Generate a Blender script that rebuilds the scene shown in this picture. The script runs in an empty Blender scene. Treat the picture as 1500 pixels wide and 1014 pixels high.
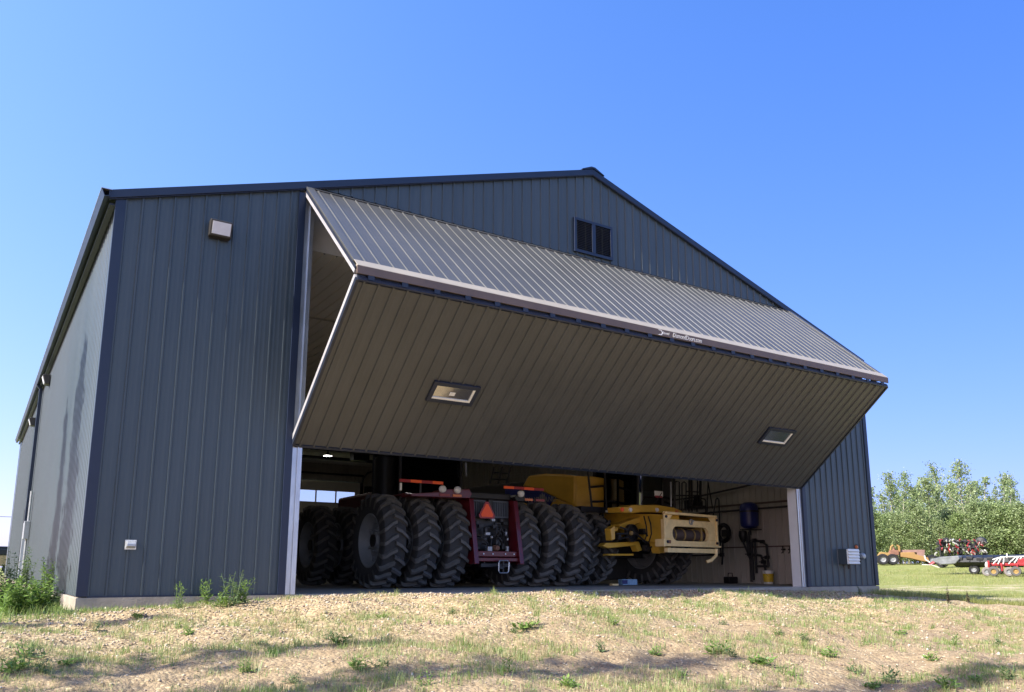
import bpy, math, random
import numpy as np
from mathutils import Matrix, Vector
R = math.radians
rnd = random.Random(7)
scene = bpy.context.scene
COL = scene.collection

# ------------------------------------------------------------------ camera data
CAM = np.array([-1.2764, -12.9412, 0.3931]); YAW, PITCH, ROLL, FPX, PY = .5748, .1929, .002, 1199.41, 600.05
def cam_axes():
    cy, sy, cp, sp = math.cos(YAW), math.sin(YAW), math.cos(PITCH), math.sin(PITCH)
    f = np.array([sy*cp, cy*cp, sp]); r = np.array([cy, -sy, 0]); u = np.cross(r, f)
    cr, sr = math.cos(ROLL), math.sin(ROLL)
    return np.array([cr*r+sr*u, -sr*r+cr*u, f])
CM = cam_axes()
def ray(u, v): return CM.T @ np.array([(u-750)/FPX, -(v-PY)/FPX, 1])
def at(u, v, ax, val, loc=(0, 0, 0), rz=0):
    """survey helper: photo pixel -> point on the plane axis=val of a frame standing at loc, turned rz"""
    c, s = math.cos(-rz), math.sin(-rz)
    rot = np.array([[c, -s, 0], [s, c, 0], [0, 0, 1]])
    o = rot @ (CAM-np.array(loc)); d = rot @ ray(u, v)
    return o+d*((val-o[ax])/d[ax])
def pix(p):
    q = CM @ (np.array(p)-CAM); return 750+FPX*q[0]/q[2], PY-FPX*q[1]/q[2]

# ------------------------------------------------------------------ mesh helpers
class MB:
    def __init__(s): s.v = []; s.f = []; s.m = []; s.mi = 0
    def add(s, vs, fs):
        b = len(s.v); s.v += [tuple(map(float, x)) for x in vs]
        for f in fs: s.f.append(tuple(b+i for i in f)); s.m.append(s.mi)
        return s
    def box(s, c, d, rz=0, rx=0, ry=0):
        M = Matrix.Rotation(rz, 3, 'Z') @ Matrix.Rotation(ry, 3, 'Y') @ Matrix.Rotation(rx, 3, 'X')
        vs = [Vector(c)+M @ Vector((x*d[0]/2, y*d[1]/2, z*d[2]/2)) for x in (-1, 1) for y in (-1, 1) for z in (-1, 1)]
        return s.add(vs, [(0, 1, 3, 2), (4, 6, 7, 5), (0, 4, 5, 1), (2, 3, 7, 6), (0, 2, 6, 4), (1, 5, 7, 3)])
    def b2(s, a, b):
        return s.box([(a[i]+b[i])/2 for i in range(3)], [abs(b[i]-a[i]) for i in range(3)])
    def bar(s, p, q, w, h=None, up=(0, 0, 1)):
        p, q = Vector(p), Vector(q); h = h or w; d = (q-p).normalized(); up = Vector(up)
        if abs(d.dot(up)) > .98: up = Vector((0, 1, 0))
        x = d.cross(up).normalized(); y = x.cross(d)
        vs = [e+x*a*w/2+y*b*h/2 for e in (p, q) for a, b in ((-1, -1), (1, -1), (1, 1), (-1, 1))]
        return s.add(vs, [(3, 2, 1, 0), (4, 5, 6, 7), (0, 1, 5, 4), (1, 2, 6, 5), (2, 3, 7, 6), (3, 0, 4, 7)])
    def tube(s, pts, r, n=8, r2=None, caps=True):
        pts = [Vector(p) for p in pts]; k = len(pts); vs = []
        t0 = (pts[1]-pts[0]).normalized(); a = Vector((0, 0, 1)) if abs(t0.z) < .9 else Vector((1, 0, 0))
        x = t0.cross(a).normalized()
        for i, p in enumerate(pts):
            t = (pts[min(i+1, k-1)]-pts[max(i-1, 0)]).normalized()
            x = (x-t*x.dot(t)).normalized(); y = t.cross(x)
            rr = r if r2 is None else r+(r2-r)*i/(k-1)
            vs += [p+(x*math.cos(2*math.pi*j/n)+y*math.sin(2*math.pi*j/n))*rr for j in range(n)]
        fs = [(i*n+j, i*n+(j+1) % n, (i+1)*n+(j+1) % n, (i+1)*n+j) for i in range(k-1) for j in range(n)]
        if caps: fs += [tuple(range(n-1, -1, -1)), tuple((k-1)*n+j for j in range(n))]
        return s.add(vs, fs)
    def lathe(s, prof, c, axis='x', n=40, close=False):
        """prof: (radius, along-axis)"""
        vs = []; k = len(prof)
        for j in range(n):
            a = 2*math.pi*j/n; ca, sa = math.cos(a), math.sin(a)
            for r, h in prof:
                p = {'x': (h, r*ca, r*sa), 'y': (r*ca, h, r*sa), 'z': (r*ca, r*sa, h)}[axis]
                vs.append((c[0]+p[0], c[1]+p[1], c[2]+p[2]))
        kk = k if close else k-1
        fs = [(j*k+i, j*k+(i+1) % k, ((j+1) % n)*k+(i+1) % k, ((j+1) % n)*k+i) for j in range(n) for i in range(kk)]
        return s.add(vs, fs)
    def ext(s, poly, ax, a, b):
        """polygon in the two other axes extruded from a to b along ax"""
        def P(p, h): q = list(p); q.insert(ax, h); return q
        n = len(poly)
        return s.add([P(p, a) for p in poly]+[P(p, b) for p in poly],
                     [tuple(range(n-1, -1, -1)), tuple(range(n, 2*n))]+[(i, (i+1) % n, n+(i+1) % n, n+i) for i in range(n)])
    def mesh(s, name, mats, smooth=None):
        me = bpy.data.meshes.new(name); me.from_pydata(s.v, [], s.f); me.validate()
        for m in (mats if isinstance(mats, (list, tuple)) else [mats]): me.materials.append(m)
        if isinstance(mats, (list, tuple)) and len(me.polygons) == len(s.m): me.polygons.foreach_set('material_index', s.m)
        import bmesh
        if len(s.v) < 60000:
            bm = bmesh.new(); bm.from_mesh(me); bmesh.ops.recalc_face_normals(bm, faces=bm.faces); bm.to_mesh(me); bm.free()
        if smooth is not None:
            me.shade_smooth(); me.set_sharp_from_angle(angle=R(smooth))
        return me
    def build(s, name, mats, parent=None, smooth=None, bevel=0, label=None, loc=None):
        o = bpy.data.objects.new(name, s.mesh(name, mats, smooth)); COL.objects.link(o); o.parent = parent
        if loc is not None: o.location = loc
        if bevel:
            m = o.modifiers.new('b', 'BEVEL'); m.width = bevel; m.segments = 2; m.limit_method = 'ANGLE'; m.angle_limit = R(40)
        if label: o['label'] = label
        return o
def np_obj(name, V, F, mats, parent=None, mi=None):
    """V (n,3), F (m,k) arrays"""
    me = bpy.data.meshes.new(name); V = np.asarray(V, float); F = np.asarray(F, np.int32); m, k = F.shape
    me.vertices.add(len(V)); me.vertices.foreach_set('co', V.ravel())
    me.loops.add(m*k); me.loops.foreach_set('vertex_index', F.ravel())
    me.polygons.add(m); me.polygons.foreach_set('loop_start', np.arange(m, dtype=np.int32)*k)
    if mi is not None: me.polygons.foreach_set('material_index', np.asarray(mi, np.int32))
    me.update(calc_edges=True); me.validate()
    for x in (mats if isinstance(mats, (list, tuple)) else [mats]): me.materials.append(x)
    o = bpy.data.objects.new(name, me); COL.objects.link(o); o.parent = parent
    return o
def tag(o, label, cat, group=None, kind=None):
    o['label'] = label; o['category'] = cat
    if group: o['group'] = group
    if kind: o['kind'] = kind
    return o
def thing(name, label, cat, loc=(0, 0, 0), rz=0, group=None):
    o = bpy.data.objects.new(name, None); COL.objects.link(o); o.location = loc; o.rotation_euler = (0, 0, rz)
    o.empty_display_size = .2
    return tag(o, label, cat, group)
def dup(o, parent=None):
    c = o.copy(); COL.objects.link(c)
    if parent is not None: c.parent = parent
    for ch in list(o.children): dup(ch, c)
    return c
def text_obj(name, body, size, mat, parent, M, ext=.002, align='LEFT', shear=0):
    cu = bpy.data.curves.new(name, 'FONT'); cu.body = body; cu.size = size; cu.extrude = ext; cu.align_x = align; cu.align_y = 'CENTER'; cu.shear = shear
    tmp = bpy.data.objects.new('tmp', cu); COL.objects.link(tmp); bpy.context.view_layer.update()
    me = bpy.data.meshes.new_from_object(tmp.evaluated_get(bpy.context.evaluated_depsgraph_get()))
    bpy.data.objects.remove(tmp); me.materials.clear(); me.materials.append(mat)
    o = bpy.data.objects.new(name, me); COL.objects.link(o); o.parent = parent; o.matrix_local = M
    return o
def frame_M(o, x, y):
    x = Vector(x).normalized(); y = Vector(y).normalized(); z = x.cross(y)
    M = Matrix.Identity(4)
    for i, a in enumerate((x, y, z)):
        for j in range(3): M[j][i] = a[j]
    M.translation = Vector(o); return M

# ------------------------------------------------------------------ materials
def mat(name, col, rough=.6, metal=0, var=.12, scale=3, bump=0, bscale=40, spec=.5, col2=None, stretch=(1, 1, 1), trans=0, coat=0):
    m = bpy.data.materials.new(name); m.use_nodes = True; nt = m.node_tree; N = nt.nodes; L = nt.links
    b = N['Principled BSDF']; b.inputs['Roughness'].default_value = rough; b.inputs['Metallic'].default_value = metal
    b.inputs['Specular IOR Level'].default_value = spec; b.inputs['Coat Weight'].default_value = coat
    tc = N.new('ShaderNodeTexCoord'); mp = N.new('ShaderNodeMapping'); mp.inputs['Scale'].default_value = stretch
    L.new(tc.outputs['Object'], mp.inputs['Vector'])
    nz = N.new('ShaderNodeTexNoise'); nz.inputs['Scale'].default_value = scale; nz.inputs['Detail'].default_value = 6; nz.inputs['Roughness'].default_value = .65
    L.new(mp.outputs[0], nz.inputs['Vector'])
    rp = N.new('ShaderNodeValToRGB'); rp.color_ramp.elements[0].position = .3; rp.color_ramp.elements[1].position = .72
    c2 = col2 or tuple(min(1, c*(1+var)) for c in col); c1 = col if col2 else tuple(c*(1-var) for c in col)
    rp.color_ramp.elements[0].color = (*c1, 1); rp.color_ramp.elements[1].color = (*c2, 1)
    L.new(nz.outputs['Fac'], rp.inputs['Fac']); L.new(rp.outputs['Color'], b.inputs['Base Color'])
    mr = N.new('ShaderNodeMapRange'); mr.inputs['To Min'].default_value = max(.02, rough-.09); mr.inputs['To Max'].default_value = min(1, rough+.12)
    L.new(nz.outputs['Fac'], mr.inputs['Value']); L.new(mr.outputs[0], b.inputs['Roughness'])
    if bump:
        n2 = N.new('ShaderNodeTexNoise'); n2.inputs['Scale'].default_value = bscale; n2.inputs['Detail'].default_value = 4
        L.new(mp.outputs[0], n2.inputs['Vector'])
        bp = N.new('ShaderNodeBump'); bp.inputs['Strength'].default_value = bump; bp.inputs['Distance'].default_value = .02
        L.new(n2.outputs['Fac'], bp.inputs['Height']); L.new(bp.outputs[0], b.inputs['Normal'])
    return m
def leaf_mat(name, c1, c2, tr=.35, scale=1.3):
    m = bpy.data.materials.new(name); m.use_nodes = True; nt = m.node_tree; N = nt.nodes; L = nt.links
    N.remove(N['Principled BSDF']); out = N['Material Output']
    tc = N.new('ShaderNodeTexCoord'); nz = N.new('ShaderNodeTexNoise'); nz.inputs['Scale'].default_value = scale; nz.inputs['Detail'].default_value = 5
    L.new(tc.outputs['Object'], nz.inputs['Vector'])
    geo = N.new('ShaderNodeNewGeometry')
    ad = N.new('ShaderNodeMath'); ad.operation = 'MULTIPLY_ADD'; ad.inputs[1].default_value = .45; L.new(geo.outputs['Random Per Island'], ad.inputs[0])
    sc = N.new('ShaderNodeMath'); sc.operation = 'MULTIPLY'; sc.inputs[1].default_value = .6; L.new(nz.outputs['Fac'], sc.inputs[0]); L.new(sc.outputs[0], ad.inputs[2])
    rp = N.new('ShaderNodeValToRGB'); rp.color_ramp.elements[0].position = .15; rp.color_ramp.elements[1].position = .75
    rp.color_ramp.elements[0].color = (*c1, 1); rp.color_ramp.elements[1].color = (*c2, 1); L.new(ad.outputs[0], rp.inputs['Fac'])
    d = N.new('ShaderNodeBsdfDiffuse'); t = N.new('ShaderNodeBsdfTranslucent'); g = N.new('ShaderNodeBsdfGlossy'); g.inputs['Roughness'].default_value = .45
    g.inputs['Color'].default_value = (.9, .95, 1, 1)
    mx = N.new('ShaderNodeMixShader'); mx.inputs[0].default_value = tr; m2 = N.new('ShaderNodeMixShader'); m2.inputs[0].default_value = .025
    L.new(rp.outputs[0], d.inputs['Color']); L.new(rp.outputs[0], t.inputs['Color'])
    L.new(d.outputs[0], mx.inputs[1]); L.new(t.outputs[0], mx.inputs[2]); L.new(mx.outputs[0], m2.inputs[1]); L.new(g.outputs[0], m2.inputs[2]); L.new(m2.outputs[0], out.inputs['Surface'])
    return m
def glass_mat(name, tint=(.8, .9, .9), refl=.12, rough=.02, clear=.8):
    m = bpy.data.materials.new(name); m.use_nodes = True; nt = m.node_tree; N = nt.nodes; L = nt.links
    N.remove(N['Principled BSDF']); out = N['Material Output']
    t = N.new('ShaderNodeBsdfTransparent'); t.inputs['Color'].default_value = (*[c*clear for c in tint], 1)
    g = N.new('ShaderNodeBsdfGlossy'); g.inputs['Roughness'].default_value = rough
    lw = N.new('ShaderNodeFresnel'); lw.inputs['IOR'].default_value = 1.5
    a = N.new('ShaderNodeMath'); a.operation = 'ADD'; a.inputs[1].default_value = refl; a.use_clamp = True; L.new(lw.outputs[0], a.inputs[0])
    mx = N.new('ShaderNodeMixShader'); L.new(a.outputs[0], mx.inputs[0]); L.new(t.outputs[0], mx.inputs[1]); L.new(g.outputs[0], mx.inputs[2]); L.new(mx.outputs[0], out.inputs['Surface'])
    return m
def emit_mat(name, col, s):
    m = bpy.data.materials.new(name); m.use_nodes = True; b = m.node_tree.nodes['Principled BSDF']
    b.inputs['Base Color'].default_value = (.8, .8, .8, 1); b.inputs['Emission Color'].default_value = (*col, 1); b.inputs['Emission Strength'].default_value = s
    return m
SIDING = mat('charcoal painted steel', (.055, .075, .089), .34, var=.11, scale=1.6, stretch=(1, 1, .16), bump=.10, bscale=3.2, spec=.4)
DOORS = mat('bounce-warmed charcoal door steel', (.073, .075, .074), .36, var=.11, scale=1.6, stretch=(1, 1, .16), bump=.10, bscale=3.2, spec=.4)  # less blue than the walls: warm ground bounce put into the colour
NAVY = mat('dark blue trim', (.009, .018, .044), .4, var=.12, scale=2)
CONC = mat('concrete', (.34, .30, .24), .85, var=.22, scale=2.5, bump=.35, bscale=30)
FLOOR = mat('dusty concrete floor', (.30, .285, .26), .7, var=.25, scale=.8, bump=.1)
GALV = mat('galvanised steel', (.55, .58, .62), .38, metal=.85, var=.2, scale=5, stretch=(1, 1, .3))
LINER = mat('off-white liner steel', (.44, .41, .36), .6, var=.06, scale=1)
LINERD = mat('grey ceiling liner', (.74, .70, .63), .5, var=.08, scale=.7)
FRAME = mat('light grey frame steel', (.34, .34, .36), .5, var=.1)
WHITE = mat('white painted steel', (.72, .72, .72), .5, var=.05)
BEIGE = mat('taupe door rail', (.31, .28, .225), .45, var=.08)
BROWN = mat('brown rail', (.115, .082, .066), .5, var=.15)
SEAL = mat('dark rubber seal', (.014, .020, .038), .42, var=.3, scale=8)
BLACK = mat('black paint', (.012, .012, .014), .45, var=.3)
RUBBER = mat('tyre rubber', (.026, .026, .028), .75, var=.35, scale=6, bump=.3, bscale=60, col2=(.048, .047, .045))
LUGR = mat('dusty tyre lugs', (.070, .069, .067), .66, var=.3, scale=7, bump=.2, bscale=50, col2=(.135, .128, .115))
RIMG = mat('grey wheel steel', (.22, .23, .24), .5, var=.15)
RED = mat('dark red tractor paint', (.105, .005, .012), .35, var=.15, coat=.3)
REDW = mat('faded red paint', (.30, .028, .035), .45, var=.25, scale=8)
ORANGE = mat('orange reflector', (.95, .12, .02), .4, var=.08)
AMBER = mat('amber reflector', (.65, .2, .07), .4, var=.1)
YEL = mat('yellow combine paint', (.62, .36, .04), .38, var=.1, coat=.3)
YELP = mat('pale worn yellow paint', (.84, .62, .29), .5, var=.14, scale=6, bump=.1)
YELR = mat('rusty yellow paint', (.36, .24, .065), .7, var=.2, scale=5, col2=(.20, .12, .05))
RUST = mat('rust brown steel', (.20, .10, .065), .8, var=.3, scale=6)
BLUE = mat('deep blue paint', (.018, .028, .17), .35, var=.12)
LAMPW = mat('clear lamp lens', (.75, .75, .72), .2, var=.1)
PLAST = mat('frosted lens', (.62, .62, .64), .35, var=.06, scale=9)
PIPE = mat('dark pipe', (.03, .03, .032), .5, var=.2)
GREYM = mat('silver sheet', (.38, .40, .42), .35, metal=.4, var=.2)
OFFW = mat('weathered white paint', (.46, .45, .42), .6, var=.2, scale=5)
PVC = mat('white hose', (.78, .77, .72), .5, var=.08)
SKYBLUE = mat('pale blue carton', (.25, .42, .62), .6, var=.2, scale=14)
GLASS = glass_mat('clear glass', (.95, .97, 1), .05, .02, .97)
GLASSD = glass_mat('dark tinted glass', (.25, .32, .34), .10, .03, .6)
GLASSW = glass_mat('door window glass', (.3, .3, .3), .55, .12, .5)
WOODP = mat('weathered pole wood', (.16, .12, .09), .9, var=.3)
BARK = mat('pale aspen bark', (.44, .41, .33), .85, var=.3, scale=6)
BARKD = mat('grey bark', (.18, .15, .12), .9, var=.3, scale=6)
LEAF = [leaf_mat('aspen leaf', (.12, .185, .07), (.29, .37, .16)), leaf_mat('willow leaf', (.14, .20, .075), (.32, .39, .18)), leaf_mat('poplar leaf', (.115, .18, .06), (.28, .36, .13))]
WEEDL = leaf_mat('weed leaf', (.08, .17, .04), (.24, .36, .08), scale=4)
WEEDD = leaf_mat('dark weed leaf', (.055, .11, .045), (.15, .22, .09), scale=4)
GRASSG = leaf_mat('grass blade', (.14, .22, .06), (.36, .42, .15), scale=1.2)
DRYG = leaf_mat('dry grass blade', (.40, .33, .17), (.55, .46, .26), scale=2)
STEM = mat('weed stem', (.14, .2, .07), .7)
DRYST = mat('dry stalk', (.10, .085, .05), .8)

# ------------------------------------------------------------------ ground
XS = np.array([-600, -60, -12, -3, 0, 1.8, 3, 6, 9, 14, 18.3, 22, 30, 45, 58, 80, 200, 700.])
YS = np.array([-600, -60, -16, -12, -9, -6, -4, -2.4, -1, -.05, .6, 8, 30, 60, 700.])
FR = [.5, .9, 1.6]  # right hill scale helper
def row(left, near, right=(-.34, .28, .85, 1.1, 1.6, 3)): return list(left)+list(near)+list(right)
GZ = np.array([
 row((-1.2, -1.2, -1.2, -1.2), (-1.2,)*8), row((-1.2, -1.2, -1.2, -1.2), (-1.2,)*8),
 row((-1.1,)*4, (-1.12,)*8, (-1., -.6, 0, .6, 1.4, 3)), row((-.9, -.9, -.9, -.93), (-.95,)*7+(-.9,), (-.7, -.2, .5, .9, 1.5, 3)),
 row((-.7, -.7, -.7, -.72), (-.74, -.74, -.74, -.73, -.72, -.72, -.72, -.7), (-.5, .1, .7, 1.1, 1.6, 3)),
 row((-.5, -.5, -.5, -.55), (-.57, -.54, -.5, -.48, -.48, -.52, -.56, -.58), (-.42, .2, .8, 1.1, 1.6, 3)),
 row((-.4, -.4, -.4, -.42), (-.42, -.36, -.25, -.22, -.25, -.36, -.45, -.5)),
 row((-.4, -.4, -.35, -.33), (-.30, -.2, .0, .03, -.05, -.22, -.34, -.46)),
 row((-.4, -.4, -.32, -.25), (-.20, -.15, -.02, .0, -.03, -.11, -.26, -.43)),
 row((-.4, -.4, -.3, -.22), (-.165, -.12, -.04, -.03, -.03, -.05, -.17, -.40)),
 row((-.4, -.4, -.32, -.28), (-.25, -.26, -.26, -.26, -.26, -.26, -.25, -.42)),
 row((-.4, -.4, -.3, -.25), (-.25,)*7+(-.4,)), row((-.4, -.4, -.3, -.2), (-.25,)*7+(-.35,)), row((0, 0, 0, 0), (-.2,)*7+(-.2,)), row((1,)*4, (1,)*8)])
def bil(x, y):
    i = np.clip(np.searchsorted(XS, x)-1, 0, len(XS)-2); j = np.clip(np.searchsorted(YS, y)-1, 0, len(YS)-2)
    a = np.clip((x-XS[i])/(XS[i+1]-XS[i]), 0, 1); b = np.clip((y-YS[j])/(YS[j+1]-YS[j]), 0, 1)
    return (GZ[j, i]*(1-a)+GZ[j, i+1]*a)*(1-b)+(GZ[j+1, i]*(1-a)+GZ[j+1, i+1]*a)*b
rs = np.random.RandomState(3)
WV = [(rs.uniform(0, 6.28), rs.uniform(0, 6.28), f, a) for f, a in ((1.1, .018), (1.7, .014), (2.9, .011), (4.6, .008), (7.3, .006), (11, .005), (17, .0035)) for _ in range(3)]
def g(x, y):
    x = np.asarray(x, float); y = np.asarray(y, float); z = 0
    for ox in (-.5, 0, .5):
        for oy in (-.35, 0, .35): z = z+bil(x+ox, np.where(y < -.8, y+oy, y+oy*.15))
    z = z/9
    w = np.clip((-y-.2)/1.5, .15, 1)*np.clip((40-np.hypot(x+1, y+12))/25, 0, 1)
    n = 0
    for p, th, f, am in WV: n = n+am*np.sin(f*(x*math.cos(th)+y*math.sin(th))+p+1.3*np.sin(.6*f*(x*math.sin(th)-y*math.cos(th))))
    return z+n*w*1.25
def axis(lo, hi, a, b, st, gr=1.16):
    m = list(np.arange(a, b, st)); s = st; x = m[-1]
    while x < hi: s *= gr; x += s; m.append(x)
    s = st; x = a
    while x > lo: s *= gr; x -= s; m.insert(0, x)
    return np.array(m)
gx = axis(-900, 1200, -3, 16, .065, 1.13); gy = axis(-700, 1200, -9.6, .25, .05, 1.13)
X, Y = np.meshgrid(gx, gy); Z = g(X, Y)
nx, ny = len(gx), len(gy); idx = np.arange(nx*ny).reshape(ny, nx)
F = np.stack([idx[:-1, :-1], idx[:-1, 1:], idx[1:, 1:], idx[1:, :-1]], -1).reshape(-1, 4)
def ground_mat():
    m = bpy.data.materials.new('gravel and soil'); m.use_nodes = True; nt = m.node_tree; N = nt.nodes; L = nt.links; b = N['Principled BSDF']
    b.inputs['Roughness'].default_value = .92; b.inputs['Specular IOR Level'].default_value = .2
    tc = N.new('ShaderNodeTexCoord'); sx = N.new('ShaderNodeSeparateXYZ'); L.new(tc.outputs['Object'], sx.inputs[0])
    def noise(s, d=5, ro=.6):
        n = N.new('ShaderNodeTexNoise'); n.inputs['Scale'].default_value = s; n.inputs['Detail'].default_value = d; n.inputs['Roughness'].default_value = ro; L.new(tc.outputs['Object'], n.inputs['Vector']); return n.outputs['Fac']
    def ramp(src, *st):
        r = N.new('ShaderNodeValToRGB'); e = r.color_ramp.elements
        while len(e) < len(st): e.new(.5)
        for k, (p, c) in enumerate(st): e[k].position = p; e[k].color = (*c, 1) if not isinstance(c, (int, float)) else (c, c, c, 1)
        L.new(src, r.inputs[0]); return r.outputs['Color']
    def math_(op, a, b_=None, c=None, clamp=False):
        n = N.new('ShaderNodeMath'); n.operation = op; n.use_clamp = clamp
        for k, q in enumerate((a, b_, c)):
            if q is None: continue
            if isinstance(q, (int, float)): n.inputs[k].default_value = q
            else: L.new(q, n.inputs[k])
        return n.outputs[0]
    def mix(f, a, c, mode='MIX'):
        n = N.new('ShaderNodeMix'); n.data_type = 'RGBA'; n.blend_type = mode
        if isinstance(f, (int, float)): n.inputs[0].default_value = f
        else: L.new(f, n.inputs[0])
        for k, q in ((6, a), (7, c)):
            if isinstance(q, tuple): n.inputs[k].default_value = (*q, 1)
            else: L.new(q, n.inputs[k])
        return n.outputs[2]
    def mr(src, a, c, lo=0, hi=1):
        n = N.new('ShaderNodeMapRange'); n.inputs[1].default_value = a; n.inputs[2].default_value = c; n.inputs[3].default_value = lo; n.inputs[4].default_value = hi; L.new(src, n.inputs[0]); return n.outputs[0]
    vo = N.new('ShaderNodeTexVoronoi'); vo.inputs['Scale'].default_value = 26; L.new(tc.outputs['Object'], vo.inputs['Vector'])
    vo2 = N.new('ShaderNodeTexVoronoi'); vo2.inputs['Scale'].default_value = 60; L.new(tc.outputs['Object'], vo2.inputs['Vector'])
    sepc = N.new('ShaderNodeSeparateColor'); L.new(vo.outputs['Color'], sepc.inputs[0])
    sepd = N.new('ShaderNodeSeparateColor'); L.new(vo2.outputs['Color'], sepd.inputs[0])
    grav = mix(.45, ramp(sepc.outputs[0], (0, (.13, .095, .055)), (.5, (.40, .31, .175)), (1, (.70, .56, .35))), ramp(sepd.outputs[1], (0, (.16, .115, .066)), (.6, (.40, .305, .17)), (1, (.60, .475, .295))))
    dirt = ramp(noise(5, 9, .72), (.25, (.17, .12, .07)), (.5, (.34, .255, .155)), (.78, (.48, .375, .235)))
    dirt = mix(mr(sepc.outputs[1], .84, .88), dirt, grav)
    fine = ramp(noise(60, 4, .7), (.3, .72), (.7, 1.2)); dirt = mix(1., dirt, fine, 'MULTIPLY')
    nl = noise(.9, 5)
    gm = math_('ADD', mr(sx.outputs[1], -5.6, -3.4), math_('MULTIPLY_ADD', nl, 1.6, -.8), clamp=True)
    near = mix(gm, dirt, grav)
    green = ramp(noise(.35, 8, .7), (.3, (.17, .19, .05)), (.5, (.27, .27, .08)), (.68, (.40, .34, .17)))
    green = mix(.6, green, ramp(noise(14, 6, .75), (.3, (.10, .15, .035)), (.7, (.33, .36, .12))))
    # distance along the yard (a gravel track crosses it)
    q = math_('ADD', math_('MULTIPLY', math_('ADD', sx.outputs[0], 1.28), .87), math_('MULTIPLY', math_('ADD', sx.outputs[1], 12.94), .49))
    q = math_('ADD', q, math_('MULTIPLY_ADD', noise(.25, 4), 4, -2))
    def band(a, c, s): return math_('MULTIPLY', mr(q, a-s, a+s), mr(q, c-s, c+s, 1, 0))
    track = math_('MAXIMUM', math_('MULTIPLY', band(25, 28.2, .5), .9), math_('MULTIPLY', band(34, 39, 1.5), mr(noise(.8, 6), .42, .6)))
    far = mix(math_('MULTIPLY', track, mr(noise(2.2, 6), .3, .5)), green, (.50, .41, .28))
    fm = math_('MULTIPLY', mr(q, 22.2, 23.5), 1.0)
    left = math_('MULTIPLY', mr(sx.outputs[0], -.3, -1.2), mr(sx.outputs[1], -1.7, -.9))
    col = mix(math_('MAXIMUM', math_('MAXIMUM', fm, left), 0), near, far)
    L.new(col, b.inputs['Base Color'])
    h = math_('ADD', math_('MULTIPLY', vo.outputs['Distance'], -.9), math_('MULTIPLY', noise(22, 6, .7), 1.4))
    bp = N.new('ShaderNodeBump'); bp.inputs['Strength'].default_value = .8; bp.inputs['Distance'].default_value = .03; L.new(h, bp.inputs['Height']); L.new(bp.outputs[0], b.inputs['Normal'])
    return m
gr = np_obj('ground', np.stack([X, Y, Z], -1).reshape(-1, 3), F, ground_mat()); gr.data.shade_smooth(); gr['kind'] = 'structure'

# ------------------------------------------------------------------ machine shed
W, LEN, HE, HR = 18.3, 29.0, 5.971, 8.892
SL = (HR-HE)/(W/2); X1, X2, ZT, ZB, FD, ZF = 2.867, 15.5, 6.836, 2.353, 2.489, 4.597
def roofz(x): return HE+SL*min(x, W-x)
PITCHR = .2286
def ribs(L, phase=0.0):
    """(u, height) profile of ribbed steel sheet"""
    pts = []; k0 = -1; p = PITCHR
    k = k0
    while k*p < L+p:
        c = k*p+phase
        for du, h in ((-.021, 0), (-.012, .023), (.012, .023), (.021, 0), (.055, 0), (.070, .0016), (.085, .0016), (.10, 0), (.128, 0), (.143, .0016), (.158, .0016), (.173, 0)):
            pts.append((c+du, h))
        k += 1
    pts = [q for q in pts if 0 <= q[0] <= L]
    if pts[0][0] > 1e-6: pts.insert(0, (0, 0))
    if pts[-1][0] < L-1e-6: pts.append((L, 0))
    return pts
def sheet(mb, o, ud, vd, nd, L, lo, hi, phase=0, breaks=(), hs=1.0):
    o, ud, vd, nd = map(Vector, (o, ud, vd, nd)); pr = [(u_, h_*hs) for u_, h_ in ribs(L, phase)]
    for b in breaks:
        pr = sorted(pr+[(b, 0)])
    vs = []
    for u, h in pr:
        a = lo(u) if callable(lo) else lo; c = hi(u) if callable(hi) else hi
        vs += [o+ud*u+vd*a+nd*h, o+ud*u+vd*c+nd*h]
    mb.add(vs, [(2*i, 2*i+2, 2*i+3, 2*i+1) for i in range(len(pr)-1)])
shed = thing('machine_shed', 'large charcoal steel farm machine shed with its bi-fold door swung open', 'shed')
# slab
mb = MB(); mb.b2((.03, .02, -.9), (W-.03, LEN-.03, -.001)); mb.build('concrete_slab', FLOOR, shed)
mb = MB(); mb.b2((-.035, -.03, -.9), (X1-.05, .018, -.002)); mb.b2((X2+.05, -.03, -.9), (W+.035, .018, -.002))
mb.b2((-.035, .02, -.9), (.028, LEN, -.002)); mb.b2((W-.028, .02, -.9), (W+.035, LEN, -.002)); mb.b2((X1-.048, -.025, -.9), (X2+.048, .018, -.006)); mb.build('foundation', CONC, shed, bevel=.008)
# walls
mb = MB(); T = -.05
sheet(mb, (0, 0, 0), (1, 0, 0), (0, 0, 1), (0, -1, 0), X1-.1, .01, lambda u: roofz(u)-.02, .115)
sheet(mb, (X1-.1, 0, 0), (1, 0, 0), (0, 0, 1), (0, -1, 0), X2-X1+.2, ZT+.05, lambda u: max(ZT+.051, roofz(u+X1-.1)-.02), .015, breaks=(W/2-X1+.1,))
sheet(mb, (X2+.1, 0, 0), (1, 0, 0), (0, 0, 1), (0, -1, 0), W-X2-.1, .01, lambda u: roofz(u+X2+.1)-.02, .02)
mb.build('front_wall', SIDING, shed)
mb = MB(); sheet(mb, (0, 0, 0), (0, 1, 0), (0, 0, 1), (-1, 0, 0), LEN, .01, HE, .1, hs=.38); mb.build('side_wall', SIDING, shed)
mb = MB(); sheet(mb, (W, 0, 0), (0, 1, 0), (0, 0, 1), (1, 0, 0), LEN, .01, HE, .1); mb.build('side_wall', SIDING, shed)
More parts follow.
